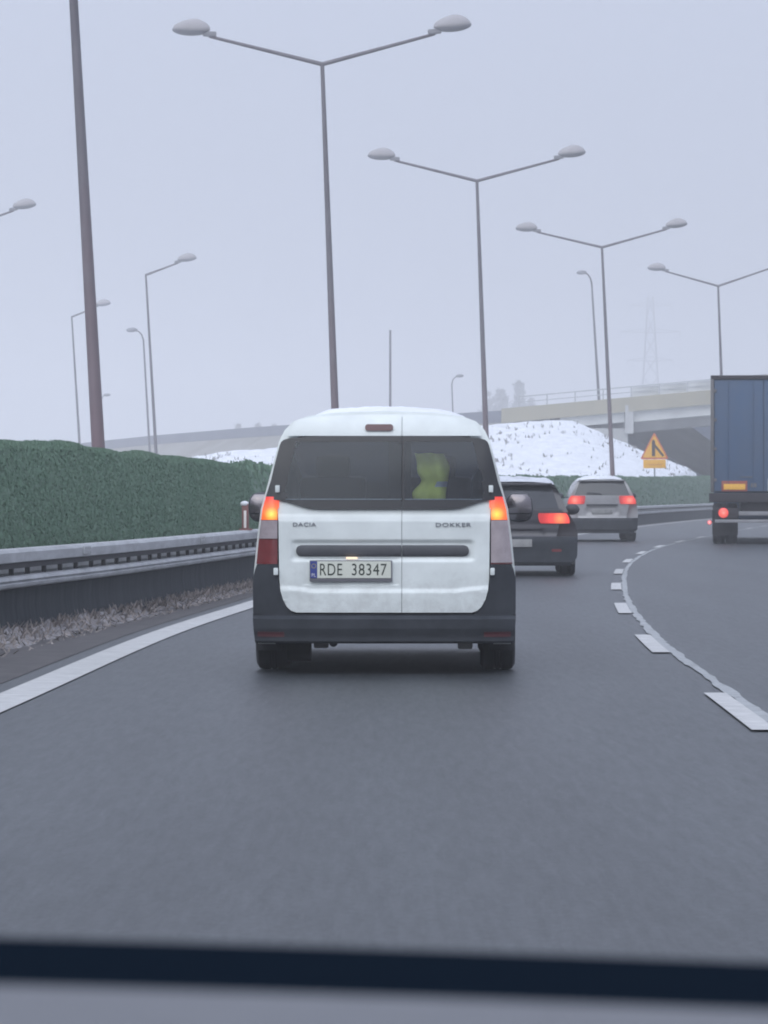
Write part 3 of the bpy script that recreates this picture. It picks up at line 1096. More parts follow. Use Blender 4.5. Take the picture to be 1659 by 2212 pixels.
def bent_lamp(label, top, bot, head, D, zb, group=None, r=0.075):
    x1, z1 = px(*top, D); x0, z0 = px(*bot, D)
    lean = math.atan((x1 - x0) / (z1 - z0))
    H = (z1 - zb) / math.cos(lean)
    root = thing('street_lamp', label, 'street lamp', (x0 - math.tan(lean) * (z0 - zb), D, zb), 0, group)
    root.rotation_euler = (0, lean, 0)
    hx, hz = px(*head, D)
    dx, dz = hx - x1, hz - z1
    mb = MB()
    mb.tube([(0, 0, 0), (0, 0, H * .5), (0, 0, H), (dx * .18, 0, H + dz * .5), (dx * .5, 0, H + dz * .82), (dx, 0, H + dz)], [r, r * .8, r * .6, r * .55, r * .5, r * .45], 8)
    mb.build('pole', 'pole_metal', root)
    s_ = 1 if dx > 0 else -1
    mb = MB(); mb.ellipsoid((dx + s_ * .2, 0, H + dz + 0.02), (0.36, 0.16, 0.15), 12, 8)
    mb.build('lamp_head', 'head_grey', root)
    return root
GB = 'bent-neck street lamps fading in the haze'
bent_lamp('thin bent-neck street lamp standing on the bridge deck', (1278, 612), (1294, 868), (1264, 588), 255, 7.4, GB, 0.10)
bent_lamp('hazy bent-neck street lamp beside the taller single-armed lamp, head turned left', (310, 735), (323, 965), (293, 712), 235, 0, GB, 0.085)
bent_lamp('small faint bent-neck street lamp just right of the thick pole', (219, 868), (222, 955), (227, 854), 360, 0, GB, 0.08)
bent_lamp('faint bent-neck street lamp above the right end of the van roof', (976, 830), (978, 885), (989, 813), 330, 0, GB, 0.09)
mast = thing('light_mast', 'plain thin mast without arms rising above the van roof', 'mast', (*[px(843, 870, 240)[0], 240.0], 0))
mb = MB(); mb.tube([(0, 0, 0), (0, 0, 6), (0, 0, px(841, 716, 240)[1])], [0.10, 0.085, 0.07], 10); mb.build('pole', 'pole_metal', mast)
mb = MB(); mb.tube([(0, 0, px(841, 716, 240)[1]), (0, 0, px(841, 713, 240)[1])], [0.085, 0.085], 10); mb.build('cap', 'head_grey', mast)

# ------------------------------------------------------------------ power pylon, trees
def pylon(x, D, H):
    root = thing('power_pylon', 'faint lattice power pylon in the haze above the bridge', 'pylon', (x, D, 0))
    mb = MB()
    wf = lerp([(0, 4.4), (H * .55, 1.9), (H, 0.6)])
    lv = list(np.linspace(0, H, 11))
    for i in range(len(lv) - 1):
        a, b = lv[i], lv[i + 1]
        wa, wb = wf(a), wf(b)
        ca = [(-wa, -wa), (wa, -wa), (wa, wa), (-wa, wa)]
        cb = [(-wb, -wb), (wb, -wb), (wb, wb), (-wb, wb)]
        for k in range(4):
            mb.tube([(*ca[k], a), (*cb[k], b)], 0.09, 4)
            mb.tube([(*ca[k], a), (*cb[(k + 1) % 4], b)], 0.05, 4)
            mb.tube([(*ca[(k + 1) % 4], a), (*cb[k], b)], 0.05, 4)
    mb.build('lattice_tower', 'steel_grey', root)
    for (z, L) in ((H * .68, 5.6), (H * .82, 7.2), (H * .95, 5.0)):
        mb = MB()
        for s_ in (-1, 1):
            mb.tube([(0, -.4, z), (s_ * L, 0, z + .25)], 0.07, 4); mb.tube([(0, .4, z), (s_ * L, 0, z + .25)], 0.07, 4); mb.tube([(0, 0, z + 1.1), (s_ * L, 0, z + .25)], 0.06, 4)
            mb.tube([(s_ * L, 0, z + .25), (s_ * L, 0, z - .9)], 0.07, 5)
        mb.build('cross_arm', 'steel_grey', root)
pylon(px(1405, 700, 900)[0], 900, px(1405, 640, 900)[1])

def tree(label, x, D, z0, H, W_, conif, seed):
    rg = random.Random(seed)
    root = thing('conifer_tree' if conif else 'bare_tree', label, 'tree', (x, D, z0), rg.uniform(0, 6), 'hazy trees beyond the ramp')
    mb = MB()
    mb.tube([(0, 0, 0), (rg.uniform(-.1, .1), 0, H * .5), (0, 0, H * .97)], [0.16, 0.11, 0.02], 7)
    V = []
    nb = 90 if conif else 80
    G = H / 9.0
    for i in range(nb):
        t = rg.uniform(0.08 if conif else 0.25, 0.98)
        a = rg.uniform(0, 6.283)
        if conif: L = W_ * (1.03 - t) * rg.uniform(.75, 1.1); dz = -0.12 * L
        else: L = W_ * math.sin(math.pi * min(1, (t * .85 + .12))) * rg.uniform(.6, 1.1); dz = L * rg.uniform(.35, .9)
        p0 = Vector((0, 0, H * t)); p1 = p0 + Vector((math.cos(a) * L, math.sin(a) * L, dz))
        mb.tube([p0, p0.lerp(p1, .5) + Vector((0, 0, .06 * L)), p1], [0.04, 0.028, 0.01], 4)
        for k in range(70 if conif else 60):
            q = p0.lerp(p1, rg.uniform(.15, 1.05)) + Vector((rg.gauss(0, .15 * L + .1), rg.gauss(0, .15 * L + .1), rg.gauss(0, .12 * L + .08)))
            d = Vector((rg.gauss(0, 1), rg.gauss(0, 1), rg.gauss(.0 if conif else .5, 1))).normalized() * rg.uniform(.15, .45) * G
            s_ = d.cross(Vector((rg.gauss(0, 1), rg.gauss(0, 1), rg.gauss(0, 1)))).normalized() * (0.06 if conif else 0.028) * G
            V += [tuple(q - s_), tuple(q + s_), tuple(q + d + s_ * .4), tuple(q + d - s_ * .4)]
    mb.build('trunk', 'bark', root)
    quads('crown', np.array(V, np.float32), 'needle' if conif else 'twig', None, root)
def tree_px(label, xpx, ytop, ybot, D, wpx, conif, seed):
    x, zt = px(xpx, ytop, D)
    _, zb = px(xpx, ybot, D)
    tree(label, x, D, 0, zt, wpx / FPX * D / 2, conif, seed)
tree_px('tallest hazy conifer right of the van roof, left of the bridge railing', 1122, 824, 890, 800, 96, True, 1)
tree_px('hazy bare tree just left of the tallest conifer', 1082, 836, 890, 780, 64, False, 2)
tree_px('faint bare tree close against the lamp pole at the van shoulder', 1058, 846, 890, 810, 56, False, 3)
tree_px('faint low bare tree right of the tallest conifer, near the railing end', 1146, 862, 890, 790, 34, False, 4)
tree_px('faint leafless tree behind the ramp, farthest left of the small row', 515, 917, 945, 700, 30, False, 5)
tree_px('faint leafless tree behind the ramp, middle of the small row', 556, 914, 945, 690, 42, False, 6)
tree_px('faint leafless tree behind the ramp, touching the left edge of the van', 592, 918, 945, 710, 30, False, 8)

# ------------------------------------------------------------------ road sign
sD = 178.0
sx, _ = px(1415, 965, sD)
sg = thing('road_sign', 'yellow triangular merging-traffic sign with a plaque below, standing before the snow bank', 'road sign', (sx, sD, -0.15))
sg.scale = (1.127,) * 3
sg.rotation_euler = (0, R(-0.5), 0)
def rtri(w, zb, zt_, r, n=5):
    """rounded triangle pointing up"""
    P = [Vector((-w / 2, zb)), Vector((w / 2, zb)), Vector((0, zt_))]
    cen = sum(P, Vector((0, 0))) / 3
    o_ = []
    for i in range(3):
        p, a, b = P[i], P[i - 1], P[(i + 1) % 3]
        d1, d2 = (a - p).normalized(), (b - p).normalized()
        p1, p2 = p + d1 * r, p + d2 * r
        for k in range(n + 1):
            t = k / n
            o_.append(tuple((1 - t) ** 2 * p1 + 2 * t * (1 - t) * p + t * t * p2))
    return o_
mb = MB(); mb.tube([(0, 0.04, 0), (0, 0.04, 3.55)], 0.035, 10); mb.build('post', 'steel_grey', sg)
mb = MB()
mb.prism_y(rtri(1.22, 2.70, 3.86, 0.10), 0.0, 0.025, 0)
mb.prism_y(rtri(1.02, 2.77, 3.74, 0.08), -0.004, 0.001, 1)
mb.prism_y([(-0.11, 2.83), (0.03, 2.83), (0.03, 3.46), (-0.04, 3.56), (-0.11, 3.46)], -0.008, -0.003, 2)     # main lane
mb.prism_y([(0.34, 2.80), (0.42, 2.86), (0.032, 3.34), (0.032, 3.19)], -0.008, -0.003, 2)   # joining lane
mb.build('triangle_board', ['sign_red', 'sign_yellow', 'sign_black'], sg)
mb = MB()
mb.box((0, 0.012, 2.50), (0.96, 0.025, 0.37), 0, bevel=0.008)
mb.box((0.02, -0.003, 2.47), (0.60, 0.006, 0.03), 1)
mb.build('plaque', ['sign_yellow', 'sign_dim'], sg)

# ------------------------------------------------------------------ vehicles: shared pieces
def wheel(parent, x, y, r=0.32, w=0.20, steer=0.0):
    s_ = 1 if x > 0 else -1
    mb = MB()
    mb.lathe_x((0, 0, 0), [(-w * .32, r * .60), (-w * .1, r * .64), (w * .36 * s_ if s_ > 0 else w * .3, r * .62)], 22)
    for k in range(5):
        a = 2 * math.pi * k / 5
        mb.box((s_ * w * .38, math.cos(a) * r * .33, math.sin(a) * r * .33), (0.03, r * .16, r * .55), rot=Matrix.Rotation(a - math.pi / 2, 3, 'X'))
    h = mb.build('wheel', 'rim_metal', parent)
    mb = MB()
    mb.lathe_x((0, 0, 0), [(-w * .42, r * .62), (-w * .5, r * .72), (-w * .5, r * .88), (-w * .42, r * .975), (-w * .3, r), (-w * .12, r), (-w * .1, r * .975), (-w * .06, r * .975), (-w * .04, r), (w * .04, r), (w * .06, r * .975), (w * .1, r * .975), (w * .12, r), (w * .3, r), (w * .42, r * .975), (w * .5, r * .88), (w * .5, r * .72), (w * .42, r * .62)], 28)
    mb.build('tyre', 'rubber', h)
    h.location = (x, y, r)
    h.rotation_euler = (0, 0, steer)
    return h

def loft(stations, skip=None):
    """stations: list of half profiles [(x, y, z)...] from sill to roof centre, mirrored.
    skip(i, j) names the part each cell belongs to; returns {part: MB}"""
    parts = {}
    n = len(stations[0])
    def mbp(nm):
        return parts.setdefault(nm, MB())
    for i in range(len(stations) - 1):
        for j in range(n - 1):
            nm = (skip(i, j) if skip else None) or 'body'
            a, b, c, d = stations[i][j], stations[i][j + 1], stations[i + 1][j + 1], stations[i + 1][j]
            for s_ in (1, -1):
                m_ = mbp(nm)
                q = [(p[0] * s_, p[1], p[2]) for p in (a, b, c, d)]
                base = len(m_.v)
                m_.v += q
                m_.face((base, base + 1, base + 2, base + 3) if s_ > 0 else (base + 3, base + 2, base + 1, base))
    return parts

def greenhouse(hw, ztop, L, yr, ws_top, ws_base, hood_z, nose_z, zl, sill, b_y, shrink=0.97):
    """stations of a one- or two-box body. hw(z) half width, zl list of levels"""
    st = []
    top = zl[-1]
    def ring(y, zmax, hwscale, rear=False, noseround=0.0):
        r_ = []
        for k, z in enumerate(zl):
            zz = z if z <= sill else sill + (z - sill) * (zmax - sill) / (top - sill)
            x = hw(z) * hwscale
            if zmax < top and z > sill:      # bonnet: keep it wide
                f = (top - zmax) / (top - sill)
                x = hw(z) * (1 - f) + (hw(sill) * 0.97 * (1 - 0.9 * max(0, (z - sill) / (top - sill)) ** 2.2)) * f
                x *= hwscale
            if k == len(zl) - 1: x = 0
            yy = y
            if rear: yy = yr(hw(z), z) + 0.03
            r_.append((x, yy, zz))
        return r_
    st.append(ring(0, top, 1.0, rear=True))
    st.append(ring(0.30, top, 1.0))
    st.append(ring(b_y[0], top, 1.0))
    st.append(ring(b_y[1], top, 1.0))
    st.append(ring(ws_top, top * 0.992, 0.99))
    st.append(ring(ws_base, hood_z, 0.98))
    st.append(ring(L - 0.35, (hood_z * .5 + nose_z * .5), 0.95))
    st.append(ring(L - 0.08, nose_z, 0.86))
    st.append(ring(L, nose_z * 0.86, 0.74))
    return st

# ------------------------------------------------------------------ white van
VD = FPX * EYE / (1448 - HZ - 0)         # distance of the rear tyre contact
VAN_Y = VD - 0.62
def white_van():
    root = thing('van', 'white panel van with black bumper and registration RDE 38347, snow on its roof', 'van', (0.0, VAN_Y, 0), R(-1.0))
    hw = lerp([(0.10, 0.80), (0.22, 0.855), (0.42, 0.876), (0.66, 0.877), (0.91, 0.852), (1.10, 0.828), (1.20, 0.80), (1.29, 0.772), (1.42, 0.742), (1.555, 0.708), (1.63, 0.672), (1.69, 0.615), (1.725, 0.52), (1.75, 0.34), (1.762, 0.0)])
    def yr(x, z):
        y = 0.05 + 0.035 * (abs(x) / 0.85) ** 2 + 0.9 * max(0, abs(x) - 0.66) ** 2
        if z > 1.05: y += 0.15 * (z - 1.05) + 0.08 * max(0, z - 1.4)
        if z > 1.6: y += 1.4 * (z - 1.6) ** 2
        return y
    zl = [0.20, 0.42, 0.66, 0.91, 1.10, 1.20, 1.42, 1.555, 1.63, 1.69, 1.725, 1.75, 1.762]
    st = greenhouse(hw, 1.762, 4.36, yr, 2.75, 3.62, 1.08, 0.92, zl, 0.91, (1.75, 1.95))
    def cell(i, j):
        if i == 3 and 4 <= j <= 6: return 'side_window'
        if i == 4 and 4 <= j <= 6: return 'side_window'
        if i == 4 and j >= 7: return 'windscreen'
        if i == 2 and 4 <= j <= 7: return 'body'
        return None
    parts = loft(st, cell)
    b = parts['body']
    # rear ring flange so that white sheet metal shows round the doors
    for j in range(len(zl) - 1):
        for s_ in (1, -1):
            p, q = st[0][j], st[0][j + 1]
            pi = (p[0] * 0.86, p[1] - 0.012, p[2] - (0.05 if p[2] > 1.6 else 0)); qi = (q[0] * 0.86, q[1] - 0.012, q[2] - (0.05 if q[2] > 1.6 else 0))
            base = len(b.v)
            b.v += [(p[0] * s_, p[1], p[2]), (pi[0] * s_, pi[1], pi[2]), (qi[0] * s_, qi[1], qi[2]), (q[0] * s_, q[1], q[2])]
            b.face((base, base + 1, base + 2, base + 3))
    # nose cap
    base = len(b.v)
    ring = [(x, y, z) for x, y, z in st[-1]] + [(-x, y, z) for x, y, z in reversed(st[-1][:-1])]
    b.v += ring; b.face(list(range(base, base + len(ring))))
    # cargo floor and roof lining
    b.build('body', 'white_paint', root, angle=30)
    parts['side_window'].build('side_window', 'clear_glass', root)
    parts['windscreen'].build('windscreen', 'windscreen_glass', root)
    mb = MB(); mb.box((0, 2.1, 0.36), (1.60, 3.9, 0.10)); mb.build('underbody', 'underbody', root)
    mb = MB(); mb.box((0, 1.5, 0.64), (1.56, 2.6, 0.04)); mb.box((0, 1.0, 1.69), (1.05, 1.5, 0.02))
    for s_ in (-1, 1): mb.box((s_ * 0.775, 1.05, 0.95), (0.03, 1.7, 0.6))
    mb.build('cargo_lining', 'cabin', root)
    # dashboard / seats / bulkhead post
    mb = MB(); mb.box((0, 3.15, 0.98), (1.4, 0.5, 0.16), bevel=0.04); mb.build('dash', 'seat', root)
    for sx_ in (-0.40, 0.36):
        mb = MB()
        mb.box((sx_, 1.98, 1.02), (0.48, 0.16, 0.62), bevel=0.05)
        mb.box((sx_, 2.22, 0.78), (0.48, 0.5, 0.16), bevel=0.05)
        sp = mb.build('seat', 'seat_light', root)
        mb = MB(); mb.box((sx_, 1.95, 1.40), (0.25, 0.10, 0.17), bevel=0.05); mb.tube([(sx_ - .07, 1.97, 1.28), (sx_ - .07, 1.97, 1.36)], 0.01, 6); mb.tube([(sx_ + .07, 1.97, 1.28), (sx_ + .07, 1.97, 1.36)], 0.01, 6)
        mb.build('headrest', 'seat', sp)
    mb = MB(); mb.box((0.085, 1.55, 1.16), (0.16, 0.05, 1.02), bevel=0.01); mb.build('bulkhead_post', 'seat', root)
    mb = MB(); mb.box((-0.24, 0.9, 0.90), (0.66, 0.6, 0.44), bevel=0.03); mb.box((-0.05, 0.75, 1.125), (0.36, 0.3, 0.03), bevel=0.01)
    mb.build('cargo_box', 'seat', root)

    # ---- rear doors
    def relief(x, z):
        y = yr(x, z)
        # recess round the trim bar
        ax = max(0, abs(x + 0.01) - 0.585) / 0.03
        az = max(0, abs(z - 0.825) - 0.045) / 0.034
        k = max(0.0, 1 - math.hypot(ax, az))
        y += 0.016 * k * k * (3 - 2 * k)
        # lower stamping
        t = (0.575 + 0.05 * max(0, abs(x) - 0.5) ** 0.5 - z) / 0.035
        t = min(1, max(0, t)); y -= 0.016 * t * t * (3 - 2 * t) * (1 if abs(x) < 0.66 else 0.6)
        # shoulder fold below the glass
        t = min(1, max(0, (z - 1.02) / 0.05)); y += 0.012 * t
        # plate well
        if -0.53 < x < 0.09 and 0.60 < z < 0.775: y += 0.006
        return y
    edge = lerp([(0.413, 0.585), (0.425, 0.62), (0.45, 0.648), (0.50, 0.675), (0.56, 0.692), (0.64, 0.70), (1.02, 0.705), (1.17, 0.715)])
    zz = list(np.linspace(0.413, 1.17, 130))
    head = lerp([(1.592, 0.650), (1.64, 0.632), (1.69, 0.602), (1.70, 0.585), (1.712, 0.52), (1.722, 0.42), (1.73, 0.30), (1.735, 0.16)])
    zh = [1.592, 1.60, 1.62, 1.65, 1.68, 1.69, 1.70, 1.706, 1.712, 1.717, 1.722, 1.726, 1.73, 1.735]
    SPL = 0.118
    ghw = lerp([(1.100, 0.44), (1.106, 0.50), (1.115, 0.54), (1.130, 0.585), (1.148, 0.64), (1.160, 0.70), (1.166, 0.765), (1.185, 0.792), (1.29, 0.758), (1.42, 0.728), (1.53, 0.70), (1.552, 0.69), (1.566, 0.672), (1.578, 0.63), (1.586, 0.50), (1.590, 0.35)])
    zg = [1.100, 1.106, 1.115, 1.130, 1.148, 1.160, 1.166, 1.175, 1.185, 1.21, 1.25, 1.29, 1.36, 1.42, 1.47, 1.50, 1.53, 1.541, 1.552, 1.566, 1.578, 1.586, 1.590]
    doors = {}
    for side in ('l', 'r'):
        cut = (lambda h: (-h, SPL - 0.0018)) if side == 'l' else (lambda h: (SPL + 0.0018, h))
        mb = MB()
        mb.rows([(z, *cut(edge(z))) for z in zz], relief, 0.022, 0.03, nx=52 if side == 'l' else 38)
        d = mb.build('rear_door', 'white_paint', root, angle=40)
        mb = MB()
        mb.rows([(z, *cut(max(head(z), 0.135))) for z in zh], yr, 0.020, 0.03, nx=24)
        mb.build('door_header', 'white_paint', d, angle=40)
        doors[side] = d
        mb = MB()
        def mfn(x, z, side=side):
            h = ghw(z)
            if abs(x) > 0.655 - 0.25 * max(0, z - 1.3) or z < 1.165 or z > 1.555: return 1
            if abs(x - SPL) < 0.012: return 1
            return 0
        mb.rows([(z, *cut(ghw(z))) for z in zg], yr, 0.030, 0.006, nx=40, m=1, mfn=mfn)
        mb.build('rear_window', ['rear_glass', 'frit'], d, angle=50)
        sg_ = -1 if side == 'l' else 1
        for (hx, hz_) in ((0.712, 1.237), (0.722, 0.686)):
            mb = MB(); mb.box((sg_ * hx, yr(hx, hz_) - 0.035, hz_), (0.03, 0.05, 0.048), bevel=0.006)
            mb.build('hinge', 'white_paint', d)
    mb = MB()
    mb.rows([(z, SPL - 0.02, SPL + 0.02) for z in np.linspace(0.43, 1.15, 20)], yr, 0.002, 0.01, nx=2)
    mb.build('door_seal', 'seal_grey', root, angle=60)
    mb = MB()
    mb.rows([(z, SPL - 0.02, SPL + 0.02) for z in np.linspace(1.60, 1.72, 8)], yr, 0.002, 0.01, nx=2)
    mb.build('door_seal', 'seal_grey', root, angle=60)
    # ---- trim bar, half on each door
    def bar(xl, xr, rl, rr, parent):
        rows_ = []
        for t in np.linspace(-1, 1, 15):
            z = 0.824 + 0.038 * t
            c = 0.035 * (1 - math.sqrt(max(0, 1 - t * t)))
            rows_.append((z, xl + (c if rl else 0), xr - (c if rr else 0)))
        mb = MB()
        mb.rows(rows_, lambda x, z: yr(x, z) - 0.012 * math.sqrt(max(0, 1 - ((z - 0.824) / 0.038) ** 2)), 0.012, 0.025, nx=24)
        mb.build('trim_bar', 'trim_plastic', parent, angle=50)
    bar(-0.588, SPL - 0.003, True, False, doors['l'])
    bar(SPL + 0.003, 0.566, False, True, doors['r'])
    # ---- number plate (on the wider door)
    yp = lambda x, z: yr(x, z) - 0.048
    mb = MB()
    mb.box((-0.221, yr(-.2, .69) - 0.030, 0.690), (0.550, 0.020, 0.143), 3, bevel=0.006)
    zc = 0.699
    def rect(x0, x1, z0, z1, y, m_):
        mb.add([(x0, y, z0), (x1, y, z0), (x1, y, z1), (x0, y, z1), (x0, y + .004, z0), (x1, y + .004, z0), (x1, y + .004, z1), (x0, y + .004, z1)],
               [(0, 1, 2, 3), (0, 4, 5, 1), (1, 5, 6, 2), (2, 6, 7, 3), (3, 7, 4, 0)], m_)
    y0 = yr(-.2, .69) - 0.0435
    rect(-0.490, -0.4455, zc - 0.056, zc + 0.056, y0, 1)
    rect(-0.445, 0.046, zc - 0.056, zc + 0.056, y0, 0)
    yt = lambda x, z: y0 - 0.0015
    put_text(mb, 'RDE', -0.3525, zc + 0.001, 0.148, 0.078, yt, 2)
    put_text(mb, '38347', -0.098, zc + 0.001, 0.232, 0.078, yt, 2)
    put_text(mb, 'PL', -0.468, zc - 0.036, 0.026, 0.022, yt, 5)
    for k in range(12):
        a = 2 * math.pi * k / 12
        mb.box((-0.468 + 0.014 * math.cos(a), y0 - 0.0006, zc + 0.024 + 0.014 * math.sin(a)), (0.004, 0.001, 0.004), 4, rot=Matrix.Rotation(R(45), 3, 'Y'))
    mb.build('number_plate', ['plate_white', 'plate_blue', 'plate_black', 'plate_frame', 'plate_star', 'plate_letter_white'], doors['l'], angle=30)
    mb = MB(); mb.box((-0.215, yr(0, .78) - 0.035, 0.776), (0.075, 0.02, 0.012), bevel=0.003); mb.build('plate_light', 'warm_lamp', doors['l'])
    # ---- badges
    for (txt, cx, cz, w_, h_, dd) in (('DACIA', -0.531, 1.000, 0.155, 0.025, 'l'), ('DOKKER', 0.462, 0.998, 0.235, 0.026, 'r')):
        mb = MB()
        put_text(mb, txt, cx, cz, w_, h_, lambda x, z: relief(x, z) - 0.0285, 0)
        nv = len(mb.v); nf = list(mb.f)
        mb.v += [(x, y + 0.005, z) for x, y, z in mb.v[:nv]]
        ec = {}
        for f in nf:
            for a_, b_ in zip(f, f[1:] + f[:1]): ec[(a_, b_)] = 1
        for (a_, b_) in list(ec):
            if (b_, a_) not in ec: mb.face((a_, a_ + nv, b_ + nv, b_), 0)
        mb.build('badge', 'badge', doors[dd], smooth=False, recalc=False)
    # ---- third brake light
    mb = MB()
    rws = [(1.648 + 0.022 * t, -0.035 - 0.094 + 0.016 * (1 - math.sqrt(max(0, 1 - t * t))), -0.035 + 0.094 - 0.016 * (1 - math.sqrt(max(0, 1 - t * t)))) for t in np.linspace(-1, 1, 9)]
    mb.rows(rws, yr, 0.034, 0.03, nx=10); mb.build('brake_light', 'dull_red', doors['l'], angle=50)
    # ---- tail lamps
    lin = lambda z: -0.7075 - 0.0 * z                       # inner edge
    lout = lambda z: -(hw(z) - 0.012)
    for s_ in (-1, 1):
        def seg_(z0, z1, off, mt, nm, n=10, par=None, skew=0.0):
            rr = []
            for z in np.linspace(z0, z1, n):
                a_, b_ = 0.712 - (0.01 if z > 1.1 else 0), hw(z) - 0.014
                rr.append((z, -b_, -a_) if s_ < 0 else (z, a_, b_))
            mb = MB(); mb.rows(rr, lambda x, z: yr(x, z) - 0.02 * max(0, 1 - ((abs(x) - 0.765) / 0.07) ** 2), off, 0.05, nx=10)
            return mb.build(nm, mt, par if par is not None else root, angle=50)
        lens = seg_(0.735, 1.262, 0.004, 'red_lens', 'tail_lamp')
        bulb = (s_ * 0.752, 0, 1.068)
        lm = lit_lens_mat('brake_glow', bulb, 0.12, (1.0, 0.86, 0.10), (1.0, 0.22, 0.04), (0.90, 0.025, 0.03), 1.15, 1.0, 0.88)
        seg_(1.030, 1.185, 0.013, lm, 'lit_lens', par=lens)
        if s_ < 0:
            seg_(0.905, 1.027, 0.012, 'clear_lens', 'clear_section', par=lens)
        else:
            seg_(0.745, 1.027, 0.012, 'clear_lens', 'clear_section', par=lens)
    # ---- bumper
    def yb(x, z):
        y = -0.045 + 0.05 * (abs(x) / 0.87) ** 2 + 2.2 * max(0, abs(x) - 0.70) ** 2
        if z > 0.372: y += 0.045 * min(1, (z - 0.372) / 0.02)
        if z < 0.30: y += 0.02 * min(1, (0.30 - z) / 0.03)
        if z < 0.22: y += 0.03
        return y
    bh = lerp([(0.155, 0.80), (0.175, 0.845), (0.20, 0.862), (0.28, 0.872), (0.40, 0.880), (0.41, 0.88)])
    mb = MB()
    mb.rows([(z, -bh(z), bh(z)) for z in (0.207, 0.214, 0.222, 0.235, 0.27, 0.30, 0.315, 0.34, 0.37, 0.38, 0.392, 0.400)], yb, 0.0, 0.12, nx=44)
    for s_ in (-1, 1):
        rr = []
        for z in (0.40, 0.43, 0.47, 0.52, 0.58, 0.64, 0.70, 0.733):
            a_, b_ = max(edge(max(z, 0.413)) + 0.006, 0.60), min(hw(z) + 0.002, 0.885) - 0.02 * max(0, (z - 0.66) / 0.07)
            rr.append((z, -b_, -a_) if s_ < 0 else (z, a_, b_))
        mb.rows(rr, lambda x, z: yr(x, z) - 0.025 + 0.03 * max(0, abs(x) - 0.78), 0.0, 0.10, nx=10)
    bp_ = mb.build('bumper', 'dusty_plastic', root, angle=40)
    for s_ in (-1, 1):
        rr = [(z, *(sorted((s_ * 0.665, s_ * 0.845)))) for z in (0.252, 0.262, 0.275, 0.285)]
        mb = MB(); mb.rows(rr, yb, 0.006, 0.02, nx=8); mb.build('reflector', 'dull_red', bp_)
    # mud flaps / lower brackets / exhaust
    mb = MB(); mb.tube([(-0.34, 0.10, 0.21), (-0.34, 0.5, 0.22)], 0.03, 10); mb.tube([(-0.66, 0.42, 0.165), (-0.50, 0.42, 0.165)], 0.095, 12); mb.build('exhaust', 'underbody', root)
    mb = MB(); mb.box((0.54, 0.05, 0.20), (0.10, 0.08, 0.06), bevel=0.015); mb.build('tow_bracket', 'underbody', root)
    mb = MB(); mb.box((-0.42, 0.05, 0.20), (0.10, 0.06, 0.05), bevel=0.015); mb.build('tow_bracket', 'underbody', root)
    mb = MB(); mb.tube([(-0.7, 0.75, 0.29), (0.7, 0.75, 0.29)], 0.05, 10); mb.build('rear_axle', 'underbody', root)
    for x in (-0.765, 0.765):
        wheel(root, x, 0.78, 0.315, 0.235)
        wheel(root, x * 0.985, 0.78 + 2.81, 0.315, 0.205)
        mb = MB(); mb.box((x * 1.03, 0.50, 0.25), (0.17, 0.012, 0.22), bevel=0.004); mb.build('mud_flap', 'rubber', root)
    # ---- door mirrors
    for s_ in (-1, 1):
        mb = MB()
        def fn(x, y, z): return (math.copysign(abs(x) ** 0.75, x), y, math.copysign(abs(z) ** 0.75, z))
        mb.ellipsoid((s_ * 0.955, 2.90, 1.105), (0.105, 0.09, 0.112), 20, 14, fn=fn)
        mb.tube([(s_ * 0.80, 2.95, 1.03), (s_ * 0.90, 2.93, 1.06)], 0.03, 8)
        mm_ = mb.build('door_mirror', 'black_plastic', root, angle=60)
        mb = MB()
        def gp(z0, z1):
            rr = []
            for t in np.linspace(0, 1, 8):
                z = z0 + (z1 - z0) * t
                q = max(0.0, 1 - abs((z - 1.105) / 0.112) ** 2.67) ** (1 / 2.67)
                h = max(0.02, 0.105 * q - 0.016)
                rr.append((z, s_ * 0.955 - h, s_ * 0.955 + h))
            mb.rows(rr, lambda x, z: 2.90 - 0.090 * max(0.0, 1 - abs((z - 1.105) / 0.125) ** 2.4) ** 0.5 * max(0.0, 1 - abs((abs(x) - 0.955) / 0.125) ** 2.6) ** 0.5, 0.008, 0.006, nx=8)
        gp(1.062, 1.200); gp(1.012, 1.052)
        mb.build('mirror_glass', 'mirror_glass', mm_, angle=50)
    return root
white_van()

# roof snow and the vest inside the van
def to_world(root, p):
    return root.matrix_world @ Vector(p)
bpy.context.view_layer.update()
VAN = bpy.data.objects['van']
def snow_patch(name, label, root, mtl, x0, x1, y0, y1, zf, th, seed, nx=40, ny=30):
    mb = MB()
    mw = root.matrix_basis
    for j in range(ny + 1):
        for i in range(nx + 1):
            u, v = i / nx, j / ny
            x = x0 + (x1 - x0) * u
            ee = min(1, min(u, 1 - u) * 7) * min(1, min(v, 1 - v) * 6)
            r_ = n2(x * 3 + seed, v * 5 + seed, 1.3) * .6 + n2(x * 3 + seed, v * 5, 3.9) * .4
            y = y0 + (y1 - y0) * v + 0.10 * (n2(x + seed, seed, 3.0) - 0.5) * (1 - v)
            z = zf(x) - 0.012 + th * math.sqrt(max(0, ee)) * (0.35 + 0.85 * r_)
            mb.v.append(tuple(mw @ Vector((x, y, z))))
    w = nx + 1
    for j in range(ny):
        for i in range(nx):
            a = j * w + i
            mb.face((a, a + 1, a + w + 1, a + w))
    base = [i for i in range(nx + 1)] + [r * w + nx for r in range(1, ny + 1)] + [ny * w + i for i in range(nx - 1, -1, -1)] + [r * w for r in range(ny - 1, 0, -1)]
    mb.face(base[::-1])
    o = mb.build(name, mtl, angle=60)
    return tag(o, label, 'snow')
rz = lerp([(0, 1.762), (0.34, 1.75), (0.52, 1.725), (0.615, 1.69), (0.672, 1.63)])
